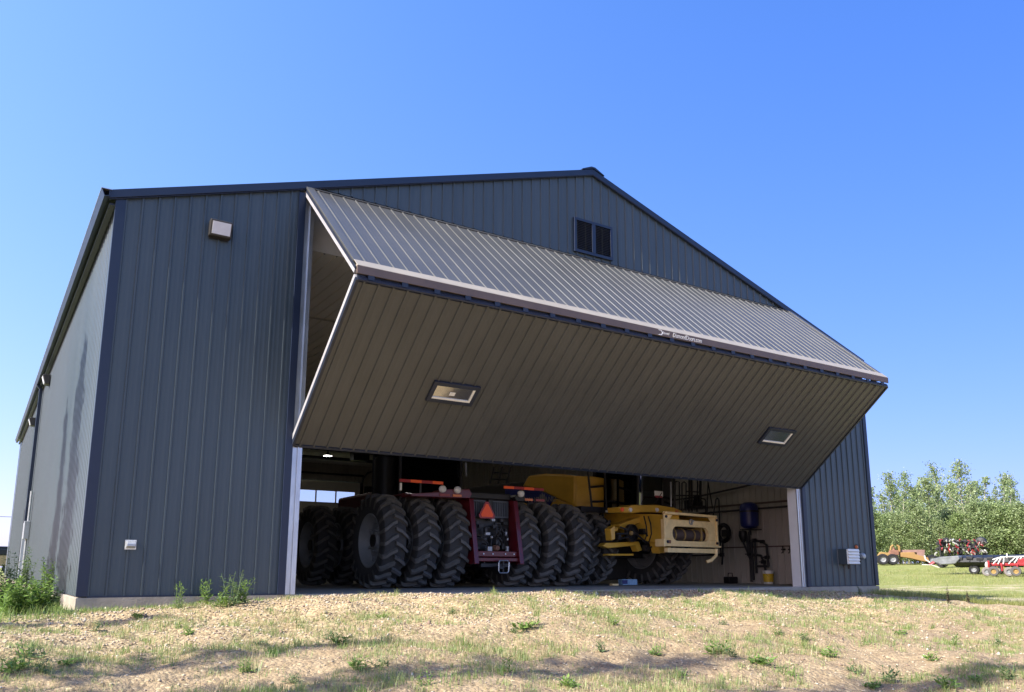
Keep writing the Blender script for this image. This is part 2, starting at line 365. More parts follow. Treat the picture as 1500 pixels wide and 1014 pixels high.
# rear wall with the overhead door opening
RX0, RX1, RZ = 10.1, 15.95, 5.0
mb = MB(); sheet(mb, (0, LEN, 0), (1, 0, 0), (0, 0, 1), (0, 1, 0), RX0, .01, lambda u: roofz(u)-.02, .1, breaks=(W/2,))
sheet(mb, (RX0, LEN, 0), (1, 0, 0), (0, 0, 1), (0, 1, 0), RX1-RX0, RZ, lambda u: roofz(u+RX0)-.02, .1)
sheet(mb, (RX1, LEN, 0), (1, 0, 0), (0, 0, 1), (0, 1, 0), W-RX1, .01, lambda u: roofz(u+RX1)-.02, .1); mb.build('rear_wall', SIDING, shed)
# roof
mb = MB()
for s in (0, 1):
    f = (lambda x: x) if s == 0 else (lambda x: W-x)
    pts = [(-.12, roofz(0)-.12*SL), (W/2, HR), (W/2, HR+.05), (-.12, roofz(0)-.12*SL+.05)]
    mb.ext([(f(x), z) for x, z in pts], 1, -.033, LEN+.12)
roof = mb.build('roof', SIDING, shed)
mb = MB(); mb.ext([(W/2-.3, HR-.3*SL+.055), (W/2, HR+.06), (W/2+.3, HR-.3*SL+.055), (W/2+.3, HR-.3*SL+.075), (W/2+.05, HR+.092), (W/2-.05, HR+.092), (W/2-.3, HR-.3*SL+.075)], 1, -.085, LEN+.14); mb.build('ridge_cap', NAVY, roof)
for s in (0, 1):
    mb = MB(); f = (lambda x: x) if s == 0 else (lambda x: W-x)
    a, b = -.14, W/2-.001
    za, zb = HE+a*SL, HE+b*SL
    mb.ext([(f(a), za-.085), (f(b), zb-.085), (f(b), zb+.05), (f(a), za+.05)], 1, -.068, -.034)
    mb.ext([(f(a+.02), za-.10), (f(b), zb-.10), (f(b), zb-.087), (f(a+.02), za-.087)], 1, -.062, -.026)
    mb.build('rake_trim', NAVY, shed, bevel=.006)
# corner trims
for x, sx_ in ((0, 1), (W, -1)):
    mb = MB(); mb.b2((x-sx_*.035, -.034, .012), (x+sx_*.105, -.024, HE-.09)); mb.b2((x-sx_*.035, -.023, .012), (x-sx_*.026, .02 if sx_ > 0 else .12, HE-.13))
    mb.build('corner_trim', NAVY, shed, bevel=.003)
for a_, b_ in ((.106, X1-.121), (X2+.121, W-.106)): mb = MB(); mb.b2((a_, -.03, .0), (b_, -.021, .02)); mb.build('base_trim', NAVY, shed)
# gutters and downspout (left eave)
mb = MB(); zg = HE-.11*SL
mb.ext([(-.125, zg+.035), (-.125, zg-.07), (-.20, zg-.085), (-.245, zg+.03), (-.235, zg+.032), (-.193, zg-.072), (-.137, zg-.06), (-.137, zg+.035)], 1, -.09, LEN+.1)
gut = mb.build('gutter', NAVY, shed)
mb = MB(); mb.b2((-.25, -.088, zg+.034), (-.10, LEN+.1, zg+.046)); mb.build('roof_edge', GALV, gut)
mb = MB(); mb.b2((-.03, .03, HE-.19), (-.11, LEN, HE-.16)); mb.build('soffit', SEAL, shed)
mb = MB(); mb.b2((-.122, 15.1, 1.7), (-.03, 15.2, HE-.24)); mb.bar((-.075, 15.15, HE-.26), (-.18, 15.15, HE-.1), .085)
ds = mb.build('downspout', NAVY, shed, bevel=.008)
mb = MB(); mb.b2((-.13, 15.09, .1), (-.028, 15.21, 1.7)); mb.bar((-.08, 15.15, .12), (-.08, 14.2, -.1), .1); mb.build('downspout', GALV, shed, bevel=.008, label='silver lower length of downspout')
mb = MB(); mb.b2((-.05, LEN-.2, .1), (-.02, LEN+.02, HE-.2)); mb.build('corner_trim', GALV, shed)
# gable vent
def gv(mb, a, b, y0, y1): mb.b2((a[0], y0, a[1]), (b[0], y1, b[1]))
vx0, vx1, vz0, vz1 = 8.63, 9.67, 6.95, 7.72
mb = MB(); mid = (vx0+vx1)/2; fw = .06
for a, b in (((vx0, vz0), (vx1, vz0+fw)), ((vx0, vz1-fw), (vx1, vz1)), ((vx0, vz0+fw), (vx0+fw, vz1-fw)), ((vx1-fw, vz0+fw), (vx1, vz1-fw)), ((mid-.05, vz0+fw), (mid+.05, vz1-fw))): gv(mb, a, b, -.06, -.004)
vent = mb.build('gable_vent', NAVY, shed, bevel=.004)
for a, b in ((vx0+fw, mid-.05), (mid+.05, vx1-fw)):
    mb = MB(); n = 17
    for k in range(n):
        z = vz0+fw+(vz1-vz0-2*fw)*(k+.5)/n; mb.box(((a+b)/2, -.035, z), (b-a, .045, .006), rx=R(38))
    mb.b2((a, -.012, vz0+fw), (b, -.006, vz1-fw)); mb.build('louvre', NAVY, vent)
# door jamb trims + steel jambs
for x, s in ((X1, 1), (X2, -1)):
    zt = min(roofz(x-s*.1)-.14, roofz(x)-.14)
    mb = MB(); mb.b2((x-s*.12, -.05, .0), (x+s*.0, -.024, zt)); mb.b2((x-s*.03, -.024, 0), (x, .05, zt)); mb.build('door_trim', NAVY, shed, bevel=.004)
    mb = MB(); mb.b2((x+s*.002, .0, .0), (x+s*.115, .02, ZT)); mb.b2((x+s*.116, -.012, .0), (x+s*.17, .02, ZT)); mb.b2((x+s*.09, -.03, 0), (x+s*.112, -.001, ZT))
    mb.build('door_jamb', GALV, shed, bevel=.003)
mb = MB(); mb.b2((X2-.168, .022, 0), (X2-.15, .27, 5.88)); mb.build('jamb_lining', WHITE, shed, label='white lining of the right door post')
mb = MB(); mb.b2((X1+.145, .022, 0), (X1+.16, .36, 5.88)); mb.build('jamb_lining', WHITE, shed)
mb = MB(); mb.b2((X1-.0, .40, 5.9), (X2+.0, .42, 6.86)); mb.b2((X1-.1, .022, ZT+.02), (X2+.1, .398, ZT+.05)); mb.build('door_header', WHITE, shed)
# interior lining
mb = MB(); sheet(mb, (.2, .42, 5.9), (1, 0, 0), (0, 1, 0), (0, 0, -1), W-.4, 0, LEN-.7); mb.build('ceiling', LINERD, shed)
for y in (4.08, 14.1): mb = MB(); mb.b2((.21, y, 5.86), (W-.21, y+.08, 5.875)); mb.build('ceiling_seam', LINER, shed)
mb = MB(); sheet(mb, (.2, .42, 0), (0, 1, 0), (0, 0, 1), (1, 0, 0), LEN-.7, .002, 5.899)
sheet(mb, (W-.2, .42, 0), (0, 1, 0), (0, 0, 1), (-1, 0, 0), LEN-.7, .002, 5.899)
for a, b in ((.2, RX0), (RX1, W-.2)): sheet(mb, (a, LEN-.28, 0), (1, 0, 0), (0, 0, 1), (0, -1, 0), b-a, .002, 5.899)
sheet(mb, (RX0, LEN-.28, 0), (1, 0, 0), (0, 0, 1), (0, -1, 0), RX1-RX0, RZ, 5.899)
sheet(mb, (.2, .42, 0), (1, 0, 0), (0, 0, 1), (0, 1, 0), X1-.2, .002, 5.899); sheet(mb, (X2-.15, .28, 0), (1, 0, 0), (0, 0, 1), (0, 1, 0), W-X2-.05, .002, 5.899)
mb.build('wall_lining', LINER, shed)
mb = MB(); mb.b2((W-.235, .7, 2.30), (W-.223, 22, 2.36)); mb.b2((W-.235, .7, 1.04), (W-.223, 22, 1.08)); mb.build('wall_rail', BROWN, shed)
# rear overhead door
mb = MB(); y0, y1 = LEN-.2, LEN-.14
for a, b in ((0.01, .95), (.97, 1.92), (1.94, 2.9), (2.92, 3.86), (4.46, 4.98)): mb.b2((RX0, y0, a), (RX1, y1, b))
pw = (RX1-.25-RX0-.12)/5
xs = [RX0+.12+k*pw for k in range(6)]
for k, x in enumerate(xs): mb.b2((x-.035, y0-.001, 3.862), (x+.035, y1+.001, 4.458))
mb.b2((xs[-1]+.036, y0, 3.862), (RX1, y1, 4.458)); mb.b2((RX0, y0, 3.862), (xs[0]-.036, y1, 4.458))
rd = mb.build('rear_door', LINERD, shed)
for k in range(5):
    mb = MB(); mb.b2((xs[k]+.036, y0+.02, 3.864), (xs[k+1]-.036, y0+.03, 4.456)); mb.build('window_pane', GLASS, rd)
mb = MB(); mb.b2((RX1, y0-.1, .01), (RX1+.14, y0-.01, 5.0))
for x in (RX0-.1, RX1+.05): mb.tube([(x, y0-.05, 4.6), (x, y0-.3, 5.2), (x, y0-.9, 5.45), (x, 20.5, 5.5)], .05, 6)
mb.tube([(RX0-.1, y0-.2, 5.35), (RX1+.1, y0-.2, 5.35)], .05, 8); mb.tube([(RX0, 22, 5.62), (RX1+.3, 22, 5.62)], .05, 6); mb.b2((RX0, 25, 5.6), (RX1, 25.1, 5.75))
mb.build('door_track', BLACK, rd)
# --- bi-fold door
def slope_frame(p, q):
    p, q = Vector(p), Vector(q); v = (p-q); Ln = v.length; v.normalize(); n = Vector((1, 0, 0)).cross(v); return q, v, n, Ln   # origin at bottom, v up the panel, n outward
TH = .11; DX0, DX1 = X1+.01, X2-.01; DL = DX1-DX0
# upper leaf
q, v, n, Ln = slope_frame((0, -.03, ZT), (0, -FD, ZF+.03)); U = Vector((1, 0, 0))
def PT(u, a, h, q=None, v=None, n=None): return Vector((DX0+u, 0, 0))+q+v*a+n*h
def slab(mb, q, v, n, u0, u1, a0, a1, h0, h1):
    vs = [PT(u, a, h, q, v, n) for u in (u0, u1) for a in (a0, a1) for h in (h0, h1)]
    mb.add(vs, [(0, 1, 3, 2), (4, 6, 7, 5), (0, 4, 5, 1), (2, 3, 7, 6), (0, 2, 6, 4), (1, 5, 7, 3)])
mb = MB(); sheet(mb, PT(.1, 0, 0, q, v, n), U, v, n, DL-.2, .05, Ln-.04, .09, hs=.6); sheet(mb, PT(0, 0, -TH, q, v, n), U, v, -n, DL, 0.02, Ln-.02, .09)
up = mb.build('door_upper_leaf', DOORS, shed)
mb = MB()
slab(mb, q, v, n, -.02, .11, .02, Ln, -.012, .024); slab(mb, q, v, n, DL-.11, DL+.02, .02, Ln, -.012, .024); slab(mb, q, v, n, .11, DL-.11, Ln-.05, Ln, -.01, .023)
mb.build('edge_trim', DOORS, up, bevel=.004)
mb = MB(); pass
for a_, b_ in ((-.02, .02), (DL-.02, DL+.02)):
    mb = MB(); slab(mb, q, v, n, a_, b_, .02, Ln, -.062, -.013); mb.build('edge_channel', SEAL, up)
    mb = MB(); slab(mb, q, v, n, a_, b_, .02, Ln, -TH-.01, -.063); mb.build('edge_frame', FRAME, up)
mb = MB(); slab(mb, q, v, n, -.02, DL+.02, -.03, .17, -.012, .027); mb.build('bottom_trim', BEIGE, up, bevel=.006)
mb = MB(); y_ = -FD-.014; vs0 = PT(0, -.03, .024, q, v, n)
zr1 = vs0.z; yr = vs0.y
mb.b2((DX0-.02, yr, zr1-.12), (DX1+.02, yr+.03, zr1-.002)); mb.build('fold_rail', BROWN, up, bevel=.003)
ux = [at(u_, 490, 1, yr)[0] for u_ in (964, 969.5, 970.5, 980, 985, 1027)]
sx0 = ux[0]
for body, a_, b_, hgt, dz in (('DiamondDoors.com', ux[4], ux[5], .085, -.062), ('Diamond', ux[2], ux[3], .05, -.06)):
    o = text_obj('lettering', body, .1, PVC, up, frame_M((a_, yr-.004, zr1+dz), (1, 0, 0), (0, 0, 1)), shear=.25)
    xs_ = [v_.co.x for v_ in o.data.vertices]; k_ = (b_-a_)/(max(xs_)-min(xs_)); o.scale = (k_, hgt/.072, 1)
mb = MB(); c = (sx0+.06, yr-.003, zr1-.06)
mb.ext([(c[0]-.06, c[2]+.05), (c[0]+.02, c[2]+.05), (c[0]+.065, c[2]), (c[0]+.02, c[2]-.05), (c[0]-.06, c[2]-.05), (c[0]-.035, c[2]-.035), (c[0]+.01, c[2]-.035), (c[0]+.035, c[2]), (c[0]+.01, c[2]+.035), (c[0]-.035, c[2]+.035)], 1, yr-.005, yr-.001); mb.build('emblem', PVC, up)
# lower leaf
q2, v2, n2, L2 = slope_frame((0, -FD-.01, ZF-.17), (0, -.02, ZB))
mb = MB(); sheet(mb, PT(.02, 0, 0, q2, v2, n2), U, v2, n2, DL-.04, .02, L2-.01, .09); sheet(mb, PT(0, 0, -TH, q2, v2, n2), U, v2, -n2, DL, .02, L2-.02, .09)
lowp = mb.build('door_lower_leaf', DOORS, shed)
for a_, b_ in ((-.025, .019), (DL-.019, DL+.025)):
    mb = MB(); slab(mb, q2, v2, n2, a_, b_, .0, L2, -.05, .024); mb.build('edge_channel', SEAL, lowp)
    mb = MB(); slab(mb, q2, v2, n2, a_, b_, .0, L2, -TH-.012, -.051); mb.build('edge_frame', FRAME, lowp)
mb = MB(); slab(mb, q2, v2, n2, .02, DL-.02, -.02, .03, -TH-.01, -.002); mb.build('bottom_frame', SEAL, lowp)
mb = MB(); slab(mb, q2, v2, n2, .021, DL-.021, -.012, .035, .0, .022); mb.build('bottom_seal', SEAL, lowp)
# fold seal between the leaves
mb = MB()
for k, (dy, dz, r) in enumerate(((-.0, .025, .024), (.02, .075, .02), (.005, .05, .022))):
    mb.tube([(DX0, -FD-.01+dy, ZF-.17+dz-.03), (DX1, -FD-.01+dy, ZF-.17+dz-.03)], r, 6)
mb.b2((DX0, -FD+.01, ZF-.2), (DX1-.9, -FD+.03, ZF-.02)); mb.b2((DX1-.55, -FD+.01, ZF-.2), (DX1-.35, -FD+.03, ZF-.02))
for k in range(24):
    x = DX0+.2+k*(DL-.4)/23; mb.b2((x-.05, -FD-.035, ZF-.16), (x+.05, -FD-.015, ZF-.075))
mb.build('hinge_seal', SEAL, shed)
# lower leaf windows
def door_window(corners):
    pts = []
    for u_, v_ in corners:
        d = ray(u_, v_); nn = np.array(n2); t = ((np.array(q2)-CAM) @ nn)/(d @ nn); P = CAM+d*t
        pts.append((P[0]-DX0, (P-np.array(q2)) @ np.array(v2)))
    u0 = (pts[0][0]+pts[3][0])/2; u1 = (pts[1][0]+pts[2][0])/2; a1 = (pts[0][1]+pts[1][1])/2; a0 = (pts[2][1]+pts[3][1])/2
    fw = .075
    mb = MB()
    for a, b, c, d in ((u0, u1, a0, a0+fw), (u0, u1, a1-fw, a1), (u0, u0+fw, a0+fw, a1-fw), (u1-fw, u1, a0+fw, a1-fw)): slab(mb, q2, v2, n2, a, b, c, d, .0, .05)
    fr = mb.build('window_frame', SEAL, lowp, bevel=.006)
    mb = MB(); slab(mb, q2, v2, n2, u0+fw, u1-fw, a0+fw, a1-fw, .022, .03); mb.build('window_pane', GLASSW, lowp)
    mb = MB(); slab(mb, q2, v2, n2, u0+fw, u1-fw, a0+fw, a0+fw+.035, .031, .045); slab(mb, q2, v2, n2, u1-fw-.035, u1-fw, a0+fw+.035, a1-fw, .031, .045); mb.build('window_bead', PVC, lowp)
    return u0, u1, a0, a1
a = door_window(((636, 556), (703, 566), (690, 594), (623, 585)))
mb = MB(); uu = a[0]+.42*(a[1]-a[0]); aa = a[2]+.40*(a[3]-a[2]); slab(mb, q2, v2, n2, uu, uu+.1, aa, aa+.07, .031, .034); mb.build('window_sticker', PVC, lowp)
door_window(((1126, 625), (1166, 630), (1148, 653), (1109, 648)))

# ------------------------------------------------------------------ fixtures on the walls
def wall_light(loc, rz, label, s=1.0):
    t = thing('wall_light', label, 'wall light', loc, rz, 'outdoor lights on the shed walls')
    mb = MB(); mb.ext([(-.02, -.13*s), (-.02, .13*s), (-.14*s, .14*s), (-.2*s, .11*s), (-.13*s, -.13*s)], 0, -.17*s, .17*s); mb.build('housing', mat('dark bronze', (.03, .027, .025), .45), t, bevel=.012)
    mb = MB(); p = Vector((0, -.2*s, .10*s)); w = Vector((0, -.135*s, -.115*s)); nrm = Vector((0, -.95, .3)).normalized()*.0
    d = (w-p); nn = Vector((1, 0, 0)).cross(d).normalized(); nn = nn if nn.y < 0 else -nn
    vs = []
    for h in (.001, .012):
        for x_, k in ((-.14, .06), (.14, .06), (.14, .94), (-.14, .94)): vs.append(Vector((x_*s, 0, 0))+p+d*k+nn*h)
    mb.add(vs, [(0, 1, 2, 3), (4, 5, 6, 7), (0, 1, 5, 4), (1, 2, 6, 5), (2, 3, 7, 6), (3, 0, 4, 7)]); mb.build('lens', PLAST, t)
    mb = MB(); mb.b2((-.15*s, -.03, -.15*s), (.15*s, -.018, .15*s)); mb.build('back_plate', BLACK, t)
wall_light((1.49, 0, 5.71), 0, 'frosted wall pack light high on the front wall, left of the open door')
wall_light((0, 12.3, 5.45), R(-90), 'dark wall light under the left eave, the nearer of the two')
wall_light((0, 18.1, 5.15), R(-90), 'dark wall light under the left eave, the farther of the two')
t = thing('dryer_vent', 'small pale vent cap low on the front wall, left of the door', 'vent', (.6, 0, .73)); t.scale = (.68, .8, .68)
mb = MB(); mb.ext([(-.02, -.075), (-.02, .075), (-.07, .08), (-.13, .02), (-.13, -.04), (-.09, -.05)], 0, -.09, .09); mb.build('hood', GREYM, t, bevel=.01)
mb = MB(); mb.b2((-.11, -.03, -.1), (.11, -.022, .1)); mb.build('flange', PVC, t)
t = thing('exhaust_louvre', 'white louvred exhaust box on the front wall, right of the door', 'vent', (17.0, 0, .72))
mb = MB(); mb.b2((-.25, -.26, -.19), (.25, -.02, .19)); mb.build('box', SIDING, t, bevel=.008)
mb = MB()
for k in range(5): mb.box((0, -.275, -.15+k*.075), (.44, .04, .062), rx=R(-22))
mb.b2((-.24, -.265, -.18), (.24, -.261, .18)); mb.build('louvre', PVC, t)
mb = MB(); mb.tube([(.02, -.1, -.19), (.02, -.1, -.3)], .02); mb.build('drain_pipe', BLACK, t)
t = thing('round_vent', 'round pale vent cap beside the louvred exhaust box', 'vent', (17.62, 0, .74))
mb = MB(); mb.lathe([(.001, -.17), (.06, -.16), (.085, -.12), (.085, -.08), (.06, -.02)], (0, 0, 0), 'y', 16); mb.build('cap', GREYM, t, smooth=40)
mb = MB(); mb.lathe([(.11, -.03), (.11, -.022), (.001, -.022)], (0, 0, 0), 'y', 16); mb.build('flange', BLACK, t)
t = thing('signal_lamp', 'small orange lens above the round vent on the front wall', 'lamp', (17.5, 0, .97))
mb = MB(); mb.lathe([(.001, -.07), (.035, -.06), (.05, -.03), (.05, -.02)], (0, 0, 0), 'y', 14); mb.build('lens', mat('dull orange lens', (.45, .13, .04), .4), t, smooth=40)
mb = MB(); mb.lathe([(.07, -.032), (.07, -.022), (.001, -.022)], (0, 0, 0), 'y', 14); mb.build('base', BLACK, t)
t = thing('meter_box', 'grey electric meter box with conduit on the left wall', 'meter box', (0, 14.0, 1.45))
mb = MB(); mb.b2((-.16, -.15, -.25), (-.025, .15, .25)); mb.build('box', GREYM, t, bevel=.01)
mb = MB(); mb.tube([(-.07, 0, .25), (-.07, 0, 1.1)], .03); mb.tube([(-.07, 0, -.25), (-.07, 0, -1.7)], .03); mb.build('conduit', GREYM, t)

# ------------------------------------------------------------------ interior fittings
LAMP = emit_mat('lit lamp', (1, .96, .9), 14)
for p, lab in ((at(480, 668, 2, 5.62), 'lit round ceiling lamp nearest to the open door edge'), (at(434, 685, 2, 5.62), 'lit ceiling lamp at the far left, close to the door post'), ((9.1, 7.5, 5.62), 'added unseen ceiling lamp above the tractor cab, behind the door leaf'), ((14.3, 7, 5.62), 'added unseen ceiling lamp above the combine, behind the door leaf'), ((9.1, 15, 5.62), 'added unseen ceiling lamp in the middle of the shed'), ((3.6, 15.5, 5.62), 'added unseen ceiling lamp along the left inner wall')):  # last four are unseen, added as fill light for the dark interior
    t = thing('ceiling_lamp', lab, 'ceiling lamp', p, 0, 'lamps on the shed ceiling')
    mb = MB(); mb.lathe([(.03, .26), (.05, .12), (.22, .03), (.24, 0), (.2, .0)], (0, 0, 0), 'z', 20); mb.build('shade', BLACK, t, smooth=40)
    mb = MB(); mb.lathe([(.2, .004), (.001, -.02)], (0, 0, 0), 'z', 20); mb.build('bulb', LAMP, t)
p = at(527, 669, 2, 5.6); t = thing('unit_heater', 'dark unit heater hanging from the ceiling beyond the tractor', 'heater', p)
mb = MB(); mb.b2((-.4, -.25, -.2), (.4, .25, .2)); mb.lathe([(.18, -.27), (.2, -.25), (.2, -.2)], (0, 0, 0), 'y', 16); mb.build('casing', BLACK, t, bevel=.03)
for x in (-.3, .3): mb = MB(); mb.tube([(x, 0, .2), (x, 0, .28)], .02); mb.build('hanger', BLACK, t)
t = thing('door_opener', 'dark door opener with chain beside the rear overhead door', 'door opener', (16.35, LEN-.35, 4.45))
mb = MB(); mb.b2((-.2, -.2, -.25), (.2, .05, .35)); mb.b2((-.05, -.26, .05), (.06, -.2, .2)); mb.build('motor', BLACK, t, bevel=.02)
mb = MB(); mb.b2((-.06, -.225, -.1), (.03, -.205, .02)); mb.build('label_plate', PVC, t)
mb = MB()
for x in (-.15, .0, .12): mb.tube([(x, -.1, -.25), (x, -.1, -2.6)], .012, 5)
mb.build('chain', PIPE, t)
# right wall plumbing
RWX = W-.24
t = thing('pressure_tank', 'blue pressure tank mounted on the right inner wall above the pipes', 'tank', (RWX-.28, 3.62, 1.6))
mb = MB(); mb.lathe([(.001, .76), (.12, .75), (.22, .70), (.26, .62), (.265, .55), (.265, .14), (.25, .06), (.18, 0), (.001, -.02)], (0, 0, 0), 'z', 28); mb.build('vessel', BLUE, t, smooth=35)
mb = MB(); mb.lathe([(.267, .5), (.275, .5), (.275, .46), (.267, .46)], (0, 0, 0), 'z', 28); mb.build('strap', BLACK, t); mb = MB(); mb.tube([(0, 0, -.02), (0, 0, -.2)], .035); mb.b2((-.2, -.2, -.06), (.28, .2, -.03)); mb.build('bracket', BLACK, t)
t = thing('water_pipes', 'dark water pipes and valves below the blue tank', 'pipes', (RWX-.12, 3.3, 0))
mb = MB()
def pw_(*p): mb.tube(p, .035, 8)
pw_((0, .5, 1.5), (0, .5, .05)); pw_((0, .62, 1.5), (0, .55, .9), (0, .4, .72)); pw_((0, .3, 1.25), (0, .05, 1.2), (0, -.12, 1.1), (0, -.15, .5)); pw_((0, .3, 1.3), (0, .3, .3)); pw_((0, .5, .85), (0, .1, .8), (0, .0, .6), (0, -.05, .3)); pw_((0, .3, .5), (0, -.15, .5)); pw_((0, .42, 1.2), (0, .42, .1))
mb.build('pipe', PIPE, t, smooth=40)
mb = MB()
for y, z in ((.3, 1.25), (0, 1.2), (-.14, .75), (.5, .85), (.0, .62)):
    mb = MB(); mb.box((-.03, y, z), (.1, .12, .1)); mb.tube([(-.06, y, z), (-.14, y, z)], .02); mb.box((-.14, y, z), (.02, .14, .03)); mb.build('valve', BLACK, t, bevel=.01)
t = thing('pump_head', 'small dark pump fixed under the blue tank', 'pump', (RWX-.16, 4.0, 1.35))
mb = MB(); mb.lathe([(.001, .2), (.11, .18), (.13, .05), (.1, -.05), (.05, -.15), (.001, -.16)], (0, 0, 0), 'z', 16); mb.build('casing', BLACK, t, smooth=40)
mb = MB(); mb.tube([(0, 0, -.15), (.02, -.15, -.5), (.02, -.25, -.75)], .03); mb.build('hose', PIPE, t)
t = thing('bucket', 'white plastic pail with yellow label on the floor by the right wall', 'bucket', at(1126, 857, 0, RWX-.35)*np.array([1, 1, 0]))
mb = MB(); mb.lathe([(.001, .003), (.125, .003), (.15, .36), (.16, .36), (.16, .38), (.145, .38), (.12, .02), (.001, .02)], (0, 0, 0), 'z', 24); mb.build('pail', PVC, t, smooth=35)
mb = MB(); mb.lathe([(.132, .06), (.149, .29)], (0, 0, 0), 'z', 24); mb.build('paper_label', mat('yellow label', (.75, .5, .03), .5), t)
mb = MB(); mb.tube([(-.155, 0, .34)]+[(-.165*math.cos(k*math.pi/8), -.09*math.sin(k*math.pi/8)-.03, .34-.16*math.sin(k*math.pi/8)) for k in range(1, 8)]+[(.155, 0, .34)], .004, 5); mb.build('handle', PIPE, t)
t = thing('hose_reel', 'black hose coil hung on the right inner wall behind the combine', 'hose reel', (RWX-.1, 4.75, 1.5))
mb = MB(); 
for k in range(5): mb.lathe([(.22+.03*(k % 3)+.03*math.cos(a), -.07*k*.5+.03*math.sin(a)) for a in np.linspace(0, 2*math.pi, 9)[:-1]], (0, 0, 0), 'x', 24, close=True)
mb.tube([(0, .1, -.25), (-.02, .12, -.7), (0, .18, -.95)], .03); mb.build('hose', BLACK, t, smooth=50)
mb = MB(); mb.b2((-.05, -.1, -.1), (.08, .1, .1)); mb.build('bracket', PIPE, t)
t = thing('air_line', 'dark air line and hose along the right inner wall', 'pipe', (RWX-.03, 0, 0))
mb = MB(); mb.tube([(0, 1.0, 2.18), (0, 8, 2.15), (0, 12, 2.16)], .03); mb.tube([(0, 5.6, 2.05), (0, 5.6, .9), (0, 5.0, .85), (0, 7.5, .83)], .025); mb.tube([(-.05, 2.2, 3.1), (-.05, 4, 2.85), (-.05, 6, 2.68), (-.05, 8, 2.62), (-.05, 11, 2.7)], .03); mb.build('line', PIPE, t)
mb = MB(); mb.box((-.03, 5.6, 2.1), (.12, .2, .14)); mb.build('fitting', BLACK, t)
mb = MB(); mb.box((-.03, 4.95, .85), (.08, .12, .12)); mb.build('fitting', BLACK, t)
for k, (u_, v_) in enumerate(((1148, 805), (1158, 805))):
    p = at(u_, v_, 0, RWX-.02); t = thing('wall_hook', 'small dark tap hook on the right inner wall, %s the white door post' % ('farther from' if k == 0 else 'closer to'), 'hook', p, 0, 'hooks on the right inner wall')
    mb = MB(); mb.b2((-.05, -.05, -.02), (.02, .05, .02)); mb.tube([(-.04, 0, .1), (-.04, 0, -.08), (-.1, 0, -.1)], .015); mb.build('hook_body', BLACK, t)
p = at(1066, 852, 2, 0); t = thing('floor_pump', 'dark engine-driven pump on the floor beside the combine', 'pump', (p[0]+.4, p[1]+.2, 0))
mb = MB(); mb.b2((-.3, -.2, 0), (.3, .2, .06)); mb.b2((-.2, -.16, .06), (.15, .16, .36)); mb.lathe([(.001, -.2), (.15, -.19), (.16, -.05), (.12, 0)], (.05, -.1, .26), 'y', 16); mb.build('engine', BLACK, t, bevel=.02)
mb = MB(); mb.tube([(-.3, 0, .1), (-.7, -.05, .06), (-1.0, .1, .04)], .04); mb.build('hose', PIPE, t)
p = at(1078, 855, 2, 0); t = thing('tool_case', 'dark tool case on the floor left of the pail', 'case', (p[0], p[1]+.2, 0))
mb = MB(); mb.b2((-.18, -.12, 0.0), (.2, .12, .2)); mb.build('body', BLACK, t, bevel=.03)
mb = MB(); mb.tube([(-.1, 0, .2), (-.08, 0, .3), (.08, 0, .3), (.1, 0, .2)], .015); mb.build('handle', BLACK, t)
p = at(910, 857, 2, 0); t = thing('carton', 'light blue and white carton on the floor under the combine', 'carton', (p[0], p[1]-.25, 0), R(-8))
mb = MB(); mb.b2((-.22, -.1, .005), (.24, .1, .15)); mb.build('box', SKYBLUE, t, bevel=.006)
mb = MB(); mb.b2((-.22, -.103, .03), (-.06, -.101, .13)); mb.build('printed_panel', BLUE, t)
p = at(892, 858, 2, 0); t = thing('wood_block', 'small yellowish wood block on the floor left of the carton', 'wood block', (p[0], p[1]-.2, 0))
mb = MB(); mb.b2((-.1, -.06, .003), (.1, .06, .05)); mb.build('block', YELP, t, bevel=.006)
p = at(430, 845, 2, 0); t = thing('feed_sack', 'pale sacks heaped on the floor just inside the left door post', 'sacks', (p[0]+.25, p[1]+2.2, 0))
mb = MB()
for x, y, z, r in ((0, 0, .14, .28), (.3, .2, .13, .26), (.1, .15, .36, .24)):
    mb.lathe([(.001, r*.5)]+[(r*math.sin(a), r*.5*math.cos(a)) for a in np.linspace(.3, 2.8, 8)]+[(.001, -r*.5)], (x, y, z), 'z', 14)
mb.build('sack', mat('grey woven sack', (.2, .19, .18), .8), t, smooth=60)

# ------------------------------------------------------------------ wheels
def tyre_mesh(D=1.96, w=.50, rimr=.56, nlug=21):
    mb = MB(); Rt = D/2-.078
    prof = [(rimr, -w*.40), (rimr+.05, -w*.46), (rimr+.2, -w*.5), (Rt-.07, -w*.5), (Rt-.015, -w*.46), (Rt, -w*.36), (Rt+.006, 0), (Rt, w*.36), (Rt-.015, w*.46), (Rt-.07, w*.5), (rimr+.2, w*.5), (rimr+.05, w*.46), (rimr, w*.40)]
    mb.lathe(prof, (0, 0, 0), 'x', 64)
    # lugs: bars from the centre line to the shoulder
    mb.mi = 1
    path = [(-.02, Rt+.074, 0.0), (.10, Rt+.078, -.06), (w*.42, Rt+.068, -.15), (w*.525, Rt+.03, -.185), (w*.535, Rt-.12, -.20)]
    for s in (-1, 1):
        for k in range(nlug):
            a0 = 2*math.pi*(k+(.5 if s > 0 else 0))/nlug; vs = []
            for (x, r, da) in path:
                hw = .032
                for rr, e in ((r-.075, hw*1.35), (r-.075, -hw*1.35), (r, -hw), (r, hw)):
                    a = a0+da+e/Rt; vs.append((s*x, -rr*math.cos(a), rr*math.sin(a)))
            fs = [(3, 2, 1, 0)]+[(i*4+j, i*4+(j+1) % 4, i*4+4+(j+1) % 4, i*4+4+j) for i in range(len(path)-1) for j in range(4)]+[tuple((len(path)-1)*4+j for j in range(4))]
            mb.add(vs, fs)
    return mb.mesh('tyre', [RUBBER, LUGR], smooth=35)
